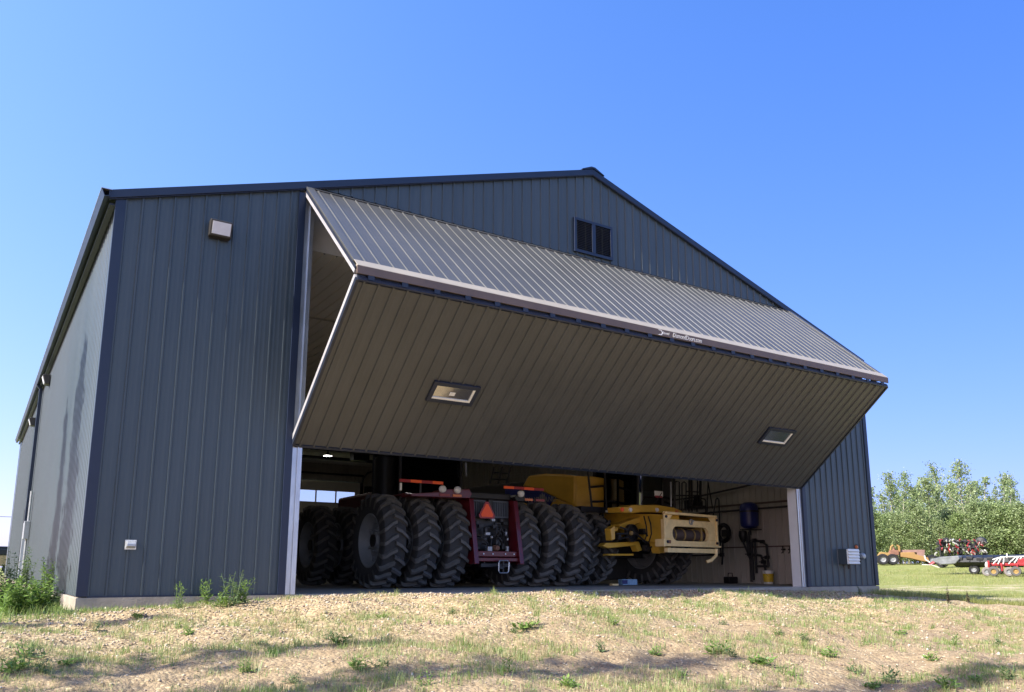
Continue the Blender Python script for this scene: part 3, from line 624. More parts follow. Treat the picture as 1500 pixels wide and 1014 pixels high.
def rim_mesh(out, m, rimr=.56, w=.5):
    mb = MB(); s = out
    prof = [(rimr+.02, s*w*.40), (rimr-.02, s*w*.42), (rimr-.035, s*w*.36), (rimr-.06, s*.05), (rimr-.1, s*-.02), (.30, -s*.03), (.27, s*.03), (.17, s*.05), (.15, s*.10), (.001, s*.11)]
    mb.lathe(prof, (0, 0, 0), 'x', 48)
    mb.lathe([(rimr+.02, -s*w*.40), (rimr-.02, -s*w*.42), (rimr-.06, -s*.05), (rimr-.09, -s*.02)], (0, 0, 0), 'x', 48)
    for k in range(10):
        a = 2*math.pi*k/10; mb.tube([(s*.03, .22*math.cos(a), .22*math.sin(a)), (s*.075, .22*math.cos(a), .22*math.sin(a))], .018, 6)
    for k in range(8):
        a = 2*math.pi*(k+.5)/8; mb.box((s*.005, .42*math.cos(a), .42*math.sin(a)), (.04, .09, .05), rx=a)
    return mb.mesh('wheel', m, smooth=35)
TY = tyre_mesh(); RIM = {1: rim_mesh(1, RIMG), -1: rim_mesh(-1, RIMG)}
def wheel(parent, x, y, out, sc=1.0, z=None, turn=0, spin=0, flip=False):
    w = bpy.data.objects.new('wheel', RIM[out]); COL.objects.link(w); w.parent = parent
    w.location = (x, y, .98*sc if z is None else z); w.scale = (sc,)*3; w.rotation_euler = (spin, 0, turn)
    t_ = bpy.data.objects.new('tyre', TY); COL.objects.link(t_); t_.parent = w
    if flip: t_.rotation_euler = (0, 0, math.pi)
    return w

# ------------------------------------------------------------------ red articulated tractor
TL = (8.2, 3.2, 0)
trac = thing('articulated_tractor', 'dark red articulated tractor with triple tyres, parked tail to the door', 'tractor', TL)
def tl(u, v, y): return at(u, v, 1, y, TL)
for i, yy in enumerate((0, 3.85)):
    for dx in (.9, 1.63, 2.37):
        for s in (-1, 1): wheel(trac, s*dx, yy, s, spin=rnd.uniform(0, 6))
mb = MB()
for yy in (0, 3.85):
    mb = MB(); mb.tube([(-2.5, yy, .98), (2.5, yy, .98)], .13, 14); mb.lathe([(.001, -.3), (.3, -.25), (.34, 0), (.3, .25), (.001, .3)], (0, yy, .98), 'x', 16); mb.build('axle', BLACK, trac, smooth=40)
mb = MB()
# rear frame cheeks (red plates with a sloped rear edge), cross member
for s in (-1, 1):
    mb.ext([(-.98, .54), (-.86, .50), (.6, .62), (1.7, .8), (1.7, 1.9), (-.35, 2.0), (-.72, 1.9)], 0, s*.55, s*.60)
    mb.box((s*.57, -.90, 1.2), (.11, .05, 1.42), rx=R(-11))
mb.b2((-.55, -.98, .56), (.55, -.80, .64)); mb.b2((-.55, -.94, .66), (.55, -.90, .78)); mb.b2((-.56, -.2, .85), (.56, 1.4, .95))
fr = mb.build('rear_frame', RED, trac, bevel=.012)
mb = MB()
for s in (-1, 1):
    for z in (.66, .86, 1.08, 1.4): mb.tube([(s*.58, -1.0+(z-.54)*.19, z), (s*.58, -.93+(z-.54)*.19, z)], .014, 6)
for x in (-.35, -.12, .2, .42): mb.tube([(x, -.96, .72), (x, -.93, .72)], .016, 6)
mb.build('bolt', GALV, fr)
mb = MB(); mb.b2((-.548, -.55, .8), (.548, -.5, 1.9)); mb.b2((-.548, -.50, 1.86), (.548, .8, 2.05)); mb.b2((-.52, -.62, 1.92), (.55, -.35, 2.06)); mb.b2((-.06, -.66, 1.45), (.06, -.56, 1.92)); mb.build('rear_panel', BLACK, trac, bevel=.02)
for s, a, b in ((-1, -.50, -.09), (1, .09, .50)):
    mb = MB(); mb.b2((a, -.60, 1.52), (b, -.552, 1.55)); mb.b2((a, -.60, 1.86), (b, -.552, 1.89))
    for k in range(9): x = a+(b-a)*(k+.5)/9; mb.b2((x-.011, -.61, 1.55), (x+.011, -.555, 1.86))
    mb.build('grille', mat('grey grille', (.07, .085, .11), .45), trac)
# smv triangle
A, B, C_ = tl(713, 734, -.72), tl(701, 758, -.72), tl(726, 758, -.72)
ax_ = (A[0]+B[0]+C_[0])/3; az_ = (B[2]+C_[2]+A[2])/3
def tri(r, y0, y1, m, nm, par):
    mb = MB(); vs = []
    P = []
    for k in range(3):
        a = math.pi/2+2*math.pi*k/3
        for e in (-.16, .16): P.append((ax_+r*math.cos(a+e), az_+r*math.sin(a+e)))
    mb.ext(P, 1, y0, y1); return mb.build(nm, m, par)
em = tri(.225, -.722, -.712, mat('dark red reflective border', (.30, .015, .015), .35), 'warning_triangle', trac)
tri(.172, -.728, -.7225, mat('fluorescent orange', (1., .11, .02), .5, var=.03), 'triangle_centre', em)
mb = MB(); mb.b2((ax_-.03, -.71, az_-.1), (ax_+.03, -.6, az_-.04)); mb.build('bracket', BLACK, em)
# hydraulics clutter inside the frame
mb = MB(); rr = random.Random(5)
for k in range(26):
    x = rr.uniform(-.45, .42); z = rr.uniform(.85, 1.48); mb.box((x, -.56-rr.uniform(0, .14), z), (rr.uniform(.03, .12), .08, rr.uniform(.03, .1)))
for k in range(14):
    x = rr.uniform(-.4, .4); z = rr.uniform(.9, 1.45); x2 = x+rr.uniform(-.3, .3); mb.tube([(x, -.56, z), (x, -.72, z-.03), ((x+x2)/2, -.76, z-.15), (x2, -.6, max(.82, z-.35))], .016, 6)
mb.build('hydraulics', PIPE, trac, bevel=.004)
mb = MB()
for u_, v_, w_, h_ in ((714, 782, .12, .07), (720, 787, .04, .05), (741, 782, .05, .09), (717, 805, .12, .13), (743, 805, .06, .14), (743, 790, .04, .06), (722, 762, .09, .06)):
    p = tl(u_, v_, -.72); mb = MB(); mb.box((p[0], -.72, p[2]), (w_, .06, h_)); mb.build('hydraulic_coupler', GREYM, trac, bevel=.012)
mb = MB(); p = tl(728, 803, -.74); mb.lathe([(.001, -.06), (.05, -.055), (.07, 0), (.07, .1)], (p[0], -.72, p[2]), 'y', 14); mb.build('pto_shaft', RUST, trac, smooth=40)
# drawbar + clevis
mb = MB(); mb.b2((-.06, -1.12, .40), (.06, 1.2, .46)); mb.b2((-.38, -.9, .44), (.38, -.72, .52)); mb.tube([(.08, -1.05, .3), (.08, -1.05, .58)], .028); mb.b2((-.3, -.88, .46), (-.26, -.84, .56)); mb.b2((.3, -.88, .46), (.34, -.84, .56))
db = mb.build('drawbar', BLACK, trac, bevel=.006)
mb = MB(); mb.tube([(-.03, -1.1, .32), (-.06, -1.1, .36), (-.06, -1.1, .54), (-.03, -1.1, .58), (.16, -1.1, .58), (.2, -1.1, .54), (.19, -1.1, .36), (.16, -1.1, .32), (-.03, -1.1, .32)], .014, 6); mb.build('clevis', GALV, db)
# fenders, lamps, marker bars
for s in (-1, 1):
    mb = MB(); mb.ext([(s*.55, 2.0), (s*.62, 2.1), (s*1.25, 2.06), (s*1.3, 2.0), (s*2.0, 1.93), (s*2.0, 1.88), (s*.6, 1.9)] if s < 0 else [(.55, 1.98), (.60, 2.04), (.82, 2.02), (.86, 1.9), (.6, 1.9)], 1, -.78, -.3); mb.b2((s*.6, -.29, 1.95), (-1.9 if s < 0 else .85, .6, 1.99)); mb.build('fender', RED if s < 0 else BLACK, trac, bevel=.01)
    for x in ((.93, 1.29) if s < 0 else (.7,)):
        mb = MB(); mb.lathe([(.001, -.05), (.05, -.04), (.075, -.01), (.075, .05), (.001, .07)], (s*x, -.83, 2.06), 'y', 18); mb.build('work_lamp', LAMPW, trac, smooth=40)
    mb = MB()
    for k, m_ in ((0, 0), (1, 1)): mb.mi = m_; mb.b2((s*(.82+.29*k), -.80, 1.915), (s*(1.03+.32*k), -.785, 1.965))
    mb.build('reflector', [AMBER, mat('dull red reflector', (.25, .04, .04), .4)], trac)
    z = 2.185; x0, x1 = (-2.3, -1.28) if s < 0 else (.24, 1.32)
    mb = MB()
    for k in range(4): mb.mi = (k if s < 0 else k+1) % 2; mb.b2((x0+(x1-x0)*k/4, -.82, z-.03), (x0+(x1-x0)*(k+1)/4-.001, -.80, z+.03))
    mb.mi = 2; mb.b2((x0, -.799, z-.02), (x1, -.775, z+.02)); mb.b2(((x0+x1)/2-.02, -.775, 1.95), ((x0+x1)/2+.02, -.76, z))
    mb.build('marker_bar', [mat('red reflective tape', (.33, .015, .02), .35), ORANGE, BLACK], trac)
mb = MB(); mb.b2((-2.29, -.84, 1.98), (-2.25, -.81, 2.13)); mb.build('lamp_strip', PVC, trac)
# cab, hood, exhaust
mb = MB(); cx0, cx1, cy0, cy1 = -.92, .78, 2.1, 3.7
for x in (cx0, cx1):
    for y in (cy0, cy1): mb.b2((x-.04, y-.04, 1.5), (x+.04, y+.04, 3.35))
mb.b2((cx0, cy0, 1.3), (cx1, cy1, 1.95)); mb.b2((cx0-.1, cy0-.15, 3.36), (cx1+.1, cy1+.15, 3.6)); mb.b2((-.3, cy0+.5, 1.95), (.3, cy0+.62, 2.75)); mb.b2((-.28, cy0+.6, 1.95), (.28, cy0+1.1, 2.25)); mb.b2((-.1, 1.4, 1.5), (.1, 2.1, 1.7))
cab = mb.build('cab', BLACK, trac, bevel=.03)
for a_, b_ in (((cx0+.05, cy0-.01, 1.96), (cx1-.05, cy0+.01, 3.34)), ((cx0-.01, cy0+.05, 1.96), (cx0+.01, cy1-.05, 3.34)), ((cx1-.01, cy0+.05, 1.96), (cx1+.01, cy1-.05, 3.34)), ((cx0+.05, cy1-.01, 1.96), (cx1-.05, cy1+.01, 3.34))): mb = MB(); mb.b2(a_, b_); mb.build('cab_glass', GLASSD, cab)
mb = MB(); a_ = tl(634, 690, 2.0); mb.ext([(a_[0]-.25, 2.35), (a_[0]-.22, 2.7), (a_[0]+.02, 2.95), (a_[0]+.4, 2.72), (a_[0]+.1, 2.62), (a_[0]-.1, 2.5)], 1, 2.16, 2.3); mb.tube([(a_[0]-.15, 2.2, 2.7), (a_[0]-.12, 2.2, 3.3)], .025); mb.build('seat_bracket', GREYM, cab, bevel=.01)
mb = MB(); mb.b2((-.85, 3.8, 1.2), (.75, 6.4, 2.4)); mb.b2((-.6, 1.6, .7), (.6, 6.2, 1.25)); mb.b2((-.9, .6, 1.2), (.9, 2.0, 1.95)); mb.build('hood', RED, trac, bevel=.08)
e0, e1 = tl(549, 700, 2.6), tl(580, 700, 2.6); ex = (e0[0]+e1[0])/2; er = (e1[0]-e0[0])/2
mb = MB(); mb.lathe([(.001, 1.5), (er, 1.5), (er, 3.05), (er*.95, 3.12), (er*.6, 3.15), (er*.6, 3.35), (.001, 3.35)], (ex, 2.6, 0), 'z', 24); mb.lathe([(er+.01, 2.3), (er+.01, 2.34)], (ex, 2.6, 0), 'z', 24); mb.build('air_cleaner', BLACK, trac, smooth=35)
mb = MB(); p = tl(588, 725, 2.3)
for k in range(12): mb.box((p[0]+rr.uniform(-.35, .15), 2.4, p[2]+rr.uniform(-.12, .16)), (rr.uniform(.05, .2), .12, rr.uniform(.05, .15)))
mb.tube([(p[0]-.3, 2.4, p[2]-.2), (p[0]-.3, 2.4, p[2]+.9)], .03); mb.tube([(p[0]-.12, 2.4, p[2]-.2), (p[0]-.12, 2.4, p[2]+.95)], .02); mb.build('valve_cluster', BLACK, trac, bevel=.008)
a_, b_ = tl(682, 678, 1.9), tl(683, 698, 1.9)
mb = MB(); mb.bar(a_, b_, .05, .02); mb.build('wiper', GREYM, trac)
mb = MB(); 
for u_ in (718, 730, 742): p, q_ = tl(u_+6, 684, 1.2), tl(u_, 708, 1.2); mb.tube([p, q_], .022, 6)
p, q_ = tl(722, 692, 1.2), tl(744, 694, 1.2); mb.tube([p, q_], .02, 6); p, q_ = tl(720, 702, 1.2), tl(744, 703, 1.2); mb.tube([p, q_], .02, 6); mb.b2((.3, 1.0, 1.9), (1.1, 1.4, 2.06)); mb.build('handrail', BLACK, trac)

# ------------------------------------------------------------------ yellow combine
KL = (13.2, 4.25, 0); KR = R(8)
comb = thing('combine_harvester', 'yellow combine harvester facing the open door beside the red tractor', 'combine harvester', KL, KR)
def kl(u, v, ax, val): return at(u, v, ax, val, KL, KR)
def k2(u, v, y): p = kl(u, v, 1, y); return (p[0], p[2])
for dx in (1.2, 1.86):
    for s in (-1, 1): wheel(comb, s*dx, 0, s, spin=rnd.uniform(0, 6), flip=True)
for s in (-1, 1): wheel(comb, s*1.3, 4.4, s, .72)
mb = MB(); mb.tube([(-1.9, 0, .98), (1.9, 0, .98)], .15, 12); mb.b2((-.9, -.15, .7), (.9, .6, 1.25)); mb.build('axle', BLACK, comb, smooth=40)
mb = MB(); mb.tube([(-1.3, 4.4, .7), (1.3, 4.4, .7)], .1, 10); mb.build('axle', BLACK, comb, smooth=40)
mb = MB(); mb.b2((-1.0, .5, .12), (1.05, 5.2, .96)); mb.b2((-1.25, .3, .95), (1.25, 5.3, 2.0)); mb.b2((-1.0, .6, 2.0), (1.35, 5.4, 2.9)); mb.build('body', mat('dark body and underside fill', (.03, .028, .025), .6), comb, bevel=.05)  # lowest box is an added dark mass, standing in for shade underneath
# right-hand hood panel
px_ = -1.38
pts = [kl(u_, v_, 0, px_) for u_, v_ in ((766, 713), (775, 697), (798, 694), (822, 694.5), (843, 697), (843, 742.5), (822, 733), (800, 722), (785, 716))]
mb = MB(); mb.ext([(p[1], p[2]) for p in pts], 0, px_-.04, px_+.3); mb.build('hood_panel', YEL, comb, bevel=.05, smooth=40)
yf = kl(843.5, 700, 0, px_)[1]; F1, F2 = k2(843.5, 697, yf), k2(885, 700, yf-.25); F3, F4 = k2(885, 745, yf-.25), k2(843.5, 743, yf)
mb = MB(); mb.add([(F1[0], yf, F1[1]), ((F1[0]*.55+F2[0]*.45), yf-.22, F1[1]), (F2[0], yf-.25, F2[1]), (F3[0], yf-.25, F3[1]), ((F4[0]*.55+F3[0]*.45), yf-.22, F4[1]), (F4[0], yf, F4[1]),
  (F1[0], yf+.4, F1[1]), (F2[0], yf+.4, F2[1]), (F3[0], yf+.4, F3[1]), (F4[0], yf+.4, F4[1])], [(0, 1, 4, 5), (1, 2, 3, 4), (6, 7, 2, 1, 0), (2, 7, 8, 3), (9, 5, 4, 3, 8), (7, 6, 9, 8), (6, 0, 5, 9)]); mb.build('front_panel', YEL, comb, bevel=.03, smooth=40)
# blue band with lettering + lower yellow skirt
pts = [kl(u_, v_, 0, px_-.02) for u_, v_ in ((740, 717), (766, 714), (785, 717), (800, 723), (812, 729), (804, 742), (740, 730))]
mb = MB(); mb.ext([(p[1], p[2]) for p in pts], 0, px_-.03, px_+.2); band = mb.build('name_band', BLUE, comb, bevel=.01)
pts = [kl(u_, v_, 0, px_) for u_, v_ in ((812, 730), (822, 733.5), (842, 743), (842, 760), (740, 760), (740, 733), (804, 743))]
mb = MB(); mb.ext([(p[1], p[2]) for p in pts], 0, px_-.01, px_+.2); mb.build('skirt_panel', YEL, comb, bevel=.02)
pa, pb = kl(788, 738, 0, px_-.04), kl(755, 728, 0, px_-.04)
LGREY = mat('pale lettering', (.30, .29, .27), .5)
d = Vector((0, -1, 0)); text_obj('lettering', 'NEW HOLLAND', .21, LGREY, band, frame_M((px_-.034, kl(742, 727, 0, px_)[1]-.55, kl(772, 733, 0, px_)[2]), (0, -1, -.03), (0, -.03, 1)), align='LEFT')
mb = MB(); p = kl(794, 730, 0, px_-.04)
for k, (dy, h) in enumerate(((-.13, .2), (-.065, .27), (0, .3), (.065, .27), (.13, .2))): mb.ext([(p[1]+dy-.022, p[2]-.15), (p[1]+dy+.022, p[2]-.15), (p[1]+dy*1.15+.026, p[2]-.15+h*.8), (p[1]+dy*1.15, p[2]-.15+h), (p[1]+dy*1.15-.026, p[2]-.15+h*.8)], 0, px_-.038, px_-.0305)
mb.build('emblem', LGREY, band)
# access ladder rails in front of the panel
mb = MB(); yl = yf-.4
L_ = [[kl(u_, v_, 1, yl) for u_, v_ in pr] for pr in (((861, 690), (867, 744)), ((886, 692), (888, 744)), ((863, 714), (886, 712)), ((867, 735), (905, 734)), ((900, 695), (901, 742)))]
for p, q_ in L_: mb.tube([p, q_], .03, 7)
mb.build('ladder', BLACK, comb)
# platform beam
mb = MB(); yb = -1.4
P = [k2(u_, v_, yb) for u_, v_ in ((904, 743), (918, 742.5), (922, 740), (960, 740), (985, 744), (996, 749), (997, 754), (960, 751), (935, 750.5), (925, 752), (906, 751))]
mb.ext(P, 1, yb-.08, yb+.35); mb.build('platform_beam', YEL, comb, bevel=.02)
for u_, v_, m_ in ((912, 746.5, ORANGE), (924, 747, LAMPW), (963, 747, LAMPW), (992, 750, AMBER)):
    p = kl(u_, v_, 1, yb-.1); mb = MB(); mb.lathe([(.001, -.03), (.05, -.025), (.06, .02)], (p[0], yb-.085, p[2]), 'y', 14); mb.build('signal_lamp', m_, comb, smooth=40)
mb = MB(); p = kl(888, 748, 1, -.6); mb.b2((p[0]-.14, -.65, p[2]-.06), (p[0]+.12, -.5, p[2]+.08)); wl = mb.build('step_lamp', BLACK, comb, bevel=.01)
mb = MB(); mb.b2((p[0]-.08, -.665, p[2]-.05), (p[0]+.09, -.651, p[2]+.0)); mb.build('lens', PVC, wl)
a_, b_ = kl(845, 746, 1, -.4), kl(904, 749, 1, -.4); mb = MB(); mb.bar(a_, b_, .3, .14); mb.build('catwalk', BLACK, comb)
# cab
c0 = k2(934, 742, -1.15); c1 = k2(987, 744, -1.15); zc = c0[1]
mb = MB(); xa, xb = c0[0], c1[0]; ya, ybk = -1.15, .35
mb.b2((xa, ya, zc-.5), (xb, ybk, zc)); mb.b2((xa-.1, ya-.3, zc+1.62), (xb+.1, ybk, zc+1.85))
for x in (xa, xb):
    mb.bar((x, ya, zc), (x, ya-.1, zc+1.62), .06); mb.bar((x, ybk, zc), (x, ybk, zc+1.62), .08)
mb.b2((xa, ybk-.03, zc), (xb, ybk+.03, zc+1.62)); mb.b2(((xa+xb)/2-.25, -.1, zc), ((xa+xb)/2+.25, .05, zc+.95)); mb.tube([((xa+xb)/2, -.8, zc), ((xa+xb)/2, -.65, zc+.6)], .04)
cb = mb.build('cab', BLACK, comb, bevel=.02)
mb = MB(); mid = (xa+xb)/2
mb.add([(xa, ya-.01, zc), (mid, ya-.16, zc), (xb, ya-.01, zc), (xb, ya-.11, zc+1.6), (mid, ya-.26, zc+1.6), (xa, ya-.11, zc+1.6)], [(0, 1, 4, 5), (1, 2, 3, 4)]); mb.build('windscreen', glass_mat('windscreen glass', (.3, .36, .32), .16, .04, .5), cb, smooth=60)
for x in (xa, xb): mb = MB(); mb.b2((x-.01, ya+.04, zc+.02), (x+.01, ybk-.05, zc+1.6)); mb.build('side_glass', GLASSD, cb)
yc = ya-.30
P = [k2(u_, v_, ya+.2) for u_, v_ in ((934, 739), (941, 697), (970, 697), (971, 722), (958, 739))]
mb = MB(); mb.ext(P, 1, ya+.2, ya+.22); mb.build('cab_sheet', mat('mottled grey green sheet', (.34, .34, .25), .8, var=.35, scale=5), cb)  # flat mottled grey green sheet behind the windscreen
p, q_ = k2(958.5, 719, yc), k2(971, 728, yc); mb = MB(); mb.b2((p[0], yc-.005, q_[1]), (q_[0], yc, p[1])); cd = mb.build('notice_card', PVC, cb)
mb = MB(); mb.b2((p[0]+.02, yc-.008, q_[1]-.03), (q_[0]-.03, yc-.0055, q_[1]+.02)); mb.build('red_strip', REDW, cd)
a_, b_ = k2(958, 738, yc), k2(966, 722, yc); mb = MB(); mb.tube([(a_[0], yc-.05, a_[1]), (b_[0], yc-.08, b_[1])], .012, 5); a_, b_ = k2(983, 720, yc), k2(983, 742, yc); mb.build('wiper', BLACK, cb)
mb = MB(); mb.tube([(a_[0], yc, a_[1]+.25), (b_[0], yc, b_[1])], .022, 6); mb.build('mirror_arm', GREYM, cb)
# hand rails left of the cab (right in the picture)
mb = MB(); yh = -.9
def rail(*uv, r=.02): mb.tube([kl(u_, v_, 1, yh) for u_, v_ in uv], r, 6)
rail((989, 748), (989, 707), (991, 705), (995, 706), (996, 748)); rail((999, 748), (999, 708), (1002, 706), (1005, 708), (1005, 748)); rail((1010, 750), (1010, 700), r=.035); rail((1014, 750), (1013, 700), r=.03); rail((1021, 750), (1022, 700), r=.02); rail((1026, 735), (1026, 700), r=.04)
rail((988, 726), (1025, 726)); rail((1006, 720), (1025, 721)); rail((1026, 730), (1032, 731), (1034, 734), (1034, 752)); rail((1036, 750), (1037, 706), (1044, 745)); rail((1005, 742), (1033, 743), r=.05); rail((1044, 760), (1049, 731), (1051, 730), (1053, 732), (1056, 810), r=.022)
mb.build('handrail', BLACK, comb)
p = kl(1018, 738, 1, yh+.2); mb = MB(); mb.b2((p[0]-.25, yh+.1, p[2]-.15), (p[0]+.25, yh+.4, p[2]+.1)); mb.b2((p[0]+.0, yh+.1, p[2]+.1), (p[0]+.15, yh+.25, p[2]+.25)); mb.build('tool_box', BLACK, comb, bevel=.02)
# feeder house
yfh = -2.15; Q = {n_: k2(*uv, yfh) for n_, uv in dict(tl=(972, 753), tr=(1047, 759), br=(1050, 796), bl=(973, 797)).items()}
x0, x1, z1, z0 = Q['tl'][0], Q['br'][0], Q['tl'][1], Q['bl'][1]; zr = Q['tr'][1]
mb = MB(); mb.add([(x0+.1, yfh+.1, z0), (x1-.1, yfh+.1, z0), (x1-.1, yfh+.1, zr), (x0+.1, yfh+.1, z1), (x0+.15, .1, z0+.35), (x1-.3, .1, z0+.35), (x1-.3, .1, z1+.15), (x0+.15, .1, z1+.15)], [(4, 5, 6, 7), (0, 1, 5, 4), (1, 2, 6, 5), (2, 3, 7, 6), (3, 0, 4, 7)])
fh = mb.build('feeder_house', YEL, comb, bevel=.02)
# front face with slot
ox0, ox1 = k2(985, 780, yfh)[0], k2(1038, 780, yfh)[0]; oz1, oz0 = k2(1010, 772, yfh)[1], k2(1010, 793, yfh)[1]
def ftop(x): return z1+(zr-z1)*(x-x0)/(x1-x0)
mb = MB(); n_ = 10; rad = (oz1-oz0)/2
import itertools
inner = [(ox0+rad-rad*math.sin(a), (oz0+oz1)/2+rad*math.cos(a)) for a in np.linspace(0, math.pi, n_)]+[(ox1-rad+rad*math.sin(a), (oz0+oz1)/2-rad*math.cos(a)) for a in np.linspace(0, math.pi, n_)]
outer = []
for (x, z) in inner:
    cx_, cz_ = (ox0+ox1)/2, (oz0+oz1)/2; sx_ = x-cx_; sz_ = z-cz_
    t1 = min(((x1-cx_)/sx_ if sx_ > 1e-6 else (x0-cx_)/sx_ if sx_ < -1e-6 else 1e9), ((ftop(x)-cz_)/sz_ if sz_ > 1e-6 else (z0-cz_)/sz_ if sz_ < -1e-6 else 1e9)); outer.append((cx_+sx_*t1, min(cz_+sz_*t1, ftop(cx_+sx_*t1))))
k = len(inner)
vs = [(x, yfh, z) for x, z in inner]+[(x, yfh, z) for x, z in outer]+[(x, yfh+.09, z) for x, z in inner]+[(x, yfh+.09, z) for x, z in outer]
mb.add(vs, [(i, (i+1) % k, k+(i+1) % k, k+i) for i in range(k)]+[(2*k+i, 3*k+i, 3*k+(i+1) % k, 2*k+(i+1) % k) for i in range(k)]+[(i, 2*k+i, 2*k+(i+1) % k, (i+1) % k) for i in range(k)]+[(k+i, k+(i+1) % k, 3*k+(i+1) % k, 3*k+i) for i in range(k)])
for cx_, cz_ in ((x0, z1), (x1, zr), (x0, z0), (x1, z0)):   # fill the corners the fan leaves out
    sx_ = 1 if cx_ == x0 else -1; sz_ = -1 if cz_ != z0 else 1
    mb.add([(cx_, yfh+.001, cz_), (cx_+sx_*.35, yfh+.001, cz_+(0 if sz_ > 0 else (zr-z1)/(x1-x0)*sx_*.35)), (cx_, yfh+.001, cz_+sz_*.35)], [(0, 1, 2)])
face = mb.build('face_plate', YELP, comb)
mb = MB(); mb.bar((x0-.02, yfh-.03, z1+.03), (x1-.05, yfh-.03, zr+.03), .09, .06); mb.b2((x0-.03, yfh-.06, z0-.05), (x1+.1, yfh+.05, z0-.003)); mb.b2((x0+.05, yfh-.05, z0-.2), (x1-.12, yfh+.06, z0-.09)); mb.b2((x0-.04, yfh-.045, z0), (x0+.03, yfh-.002, z1)); mb.b2((x1-.03, yfh-.045, z0), (x1+.02, yfh-.002, zr))
mb.bar((x0+.14, yfh-.02, z1-.12), (x1-.14, yfh-.02, zr-.12), .012, .012); mb.bar((x0+.03, yfh-.02, (z0+z1)/2-.22), (ox0-.02, yfh-.02, (z0+z1)/2-.22), .02); mb.bar((ox1+.02, yfh-.02, (z0+z1)/2-.22), (x1-.03, yfh-.02, (z0+z1)/2-.22), .02)
mb.tube([(x1-.1, yfh-.05, z0-.08), (x1-.12, yfh-.05, z0-.25), (x1-.3, yfh-.02, z0-.38), (x1-.42, yfh+.05, z0-.42)], .045, 8); mb.build('face_frame', YELP, comb, bevel=.008)
mb = MB(); zc2 = (oz0+oz1)/2; mb.tube([(ox0-.05, yfh+.28, zc2-.02), (ox1+.05, yfh+.28, zc2-.02)], .15, 18); mb.b2((ox0-.1, yfh+.5, oz0-.1), (ox1+.1, yfh+.52, oz1+.1)); mb.build('feed_drum', mat('worn dark drum', (.075, .05, .042), .6), comb, smooth=40)
mb = MB()
for kx in (.2, .45, .72): x = ox0+(ox1-ox0)*kx; mb = MB(); mb.lathe([(.155, -.02), (.175, -.02), (.175, .02), (.155, .02)], (x, yfh+.28, zc2-.02), 'x', 18); mb.build('drum_ring', YELR, comb)
mb = MB(); mb.b2((ox1-.16, yfh+.12, oz0), (ox1-.1, yfh+.4, oz1)); mb.build('drum_guard', YELR, comb)
mb = MB(); p = kl(1012, 765, 1, yfh); mb.lathe([(.05, -.03), (.075, -.03), (.075, -.015), (.05, -.015)], (p[0]-.02, yfh, p[2]), 'y', 18, close=True); mb.ext([(p[0]-.02, p[2]-.04), (p[0]+.1, p[2]+.03), (p[0]+.1, p[2]+.05), (p[0]+.02, p[2]+.04)], 1, yfh-.03, yfh-.015); mb.build('emblem', GREYM, comb)
for x_, z_ in ((x0+.03, z1-.06), (x1-.03, zr-.06), (x0+.06, z0+.06), (x1-.06, z0+.06)):
    mb = MB(); mb.lathe([(.001, -.035), (.03, -.03), (.036, 0)], (x_, yfh-.045, z_), 'y', 12); mb.build('bolt', SEAL, comb)
mb = MB()
for k in range(2):
    xa_ = x0-.16-.17*k; mb.tube([(xa_, yfh+.35, z1-.05), (xa_-.1, yfh+.2, z1-.25-.04*k), (xa_-.02, yfh+.25, z0+.25), (xa_+.05, yfh+.4, z0+.05)], .018, 6)
mb.build('hose', BLACK, comb, smooth=50)
mb = MB(); mb.b2((x0+.1, yfh-.012, z0+.02), (ox0-.08, yfh-.002, z0+.10)); mb.build('worn_patch', RUST, comb)
mb = MB(); mb.b2((x0-.12, yfh-.08, z0-.06), (x0-.03, yfh+.2, z0+.12)); mb.build('coupler', YELP, comb, bevel=.012)
# machinery left of the face (side drive)
mb = MB(); ym = -1.5
def mp(u_, v_, y=ym): p = kl(u_, v_, 1, y); return (p[0], y, p[2])
def patch(pl, y0=ym-.05, y1=ym+.15): mb.ext([k2(u_, v_, ym) for u_, v_ in pl], 1, y0, y1)
patch([(946, 771), (955, 772), (958, 783), (964, 790), (971, 794), (973, 808), (955, 811), (952, 800)], -1.75, -1.5); patch([(892, 775), (899, 770), (899, 790), (894, 792)]); patch([(916, 768), (948, 756), (966, 753), (966, 766), (944, 766), (920, 775)], -1.3, -1.0); patch([(892, 800), (897, 795), (945, 793), (950, 806), (944, 808), (940, 799), (900, 803)], -1.3, -1.1)
patch([(905, 811), (942, 811), (942, 814), (905, 814)], -1.2, -1.0); patch([(950, 759), (972, 754), (973, 768), (960, 770)], -2.0, -1.6); patch([(899, 774), (912, 772), (912, 778), (899, 780)], -1.35, -1.2)
mb.build('side_frame', YEL, comb, bevel=.015)
mb = MB(); p = mp(925, 781, -1.45); mb.lathe([(.2, -.05), (.22, -.05), (.22, .05), (.12, .06), (.001, .06)], p, 'y', 22); mb.lathe([(.001, -.09), (.05, -.08), (.05, .0)], p, 'y', 12)
for pr in (((925, 776), (948, 796)), ((925, 786), (905, 790)), ((940, 775), (955, 792)), ((903, 782), (920, 782)), ((908, 772), (920, 777)), ((945, 805), (955, 801))): mb.tube([mp(*pr[0], -1.5), mp(*pr[1], -1.55)], .025, 6)
for u_, v_, w_, h_ in ((942, 779, .18, .14), (948, 803, .2, .16), (905, 786, .1, .18)): q_ = mp(u_, v_, -1.4); mb.box(q_, (w_, .15, h_))
mb.build('drive_belt', BLACK, comb, bevel=.008)
mb = MB(); p = mp(925, 781, -1.53); mb.lathe([(.001, -.03), (.05, -.02), (.06, .02)], p, 'y', 12); mb.build('pulley_hub', YELR, comb, smooth=40)

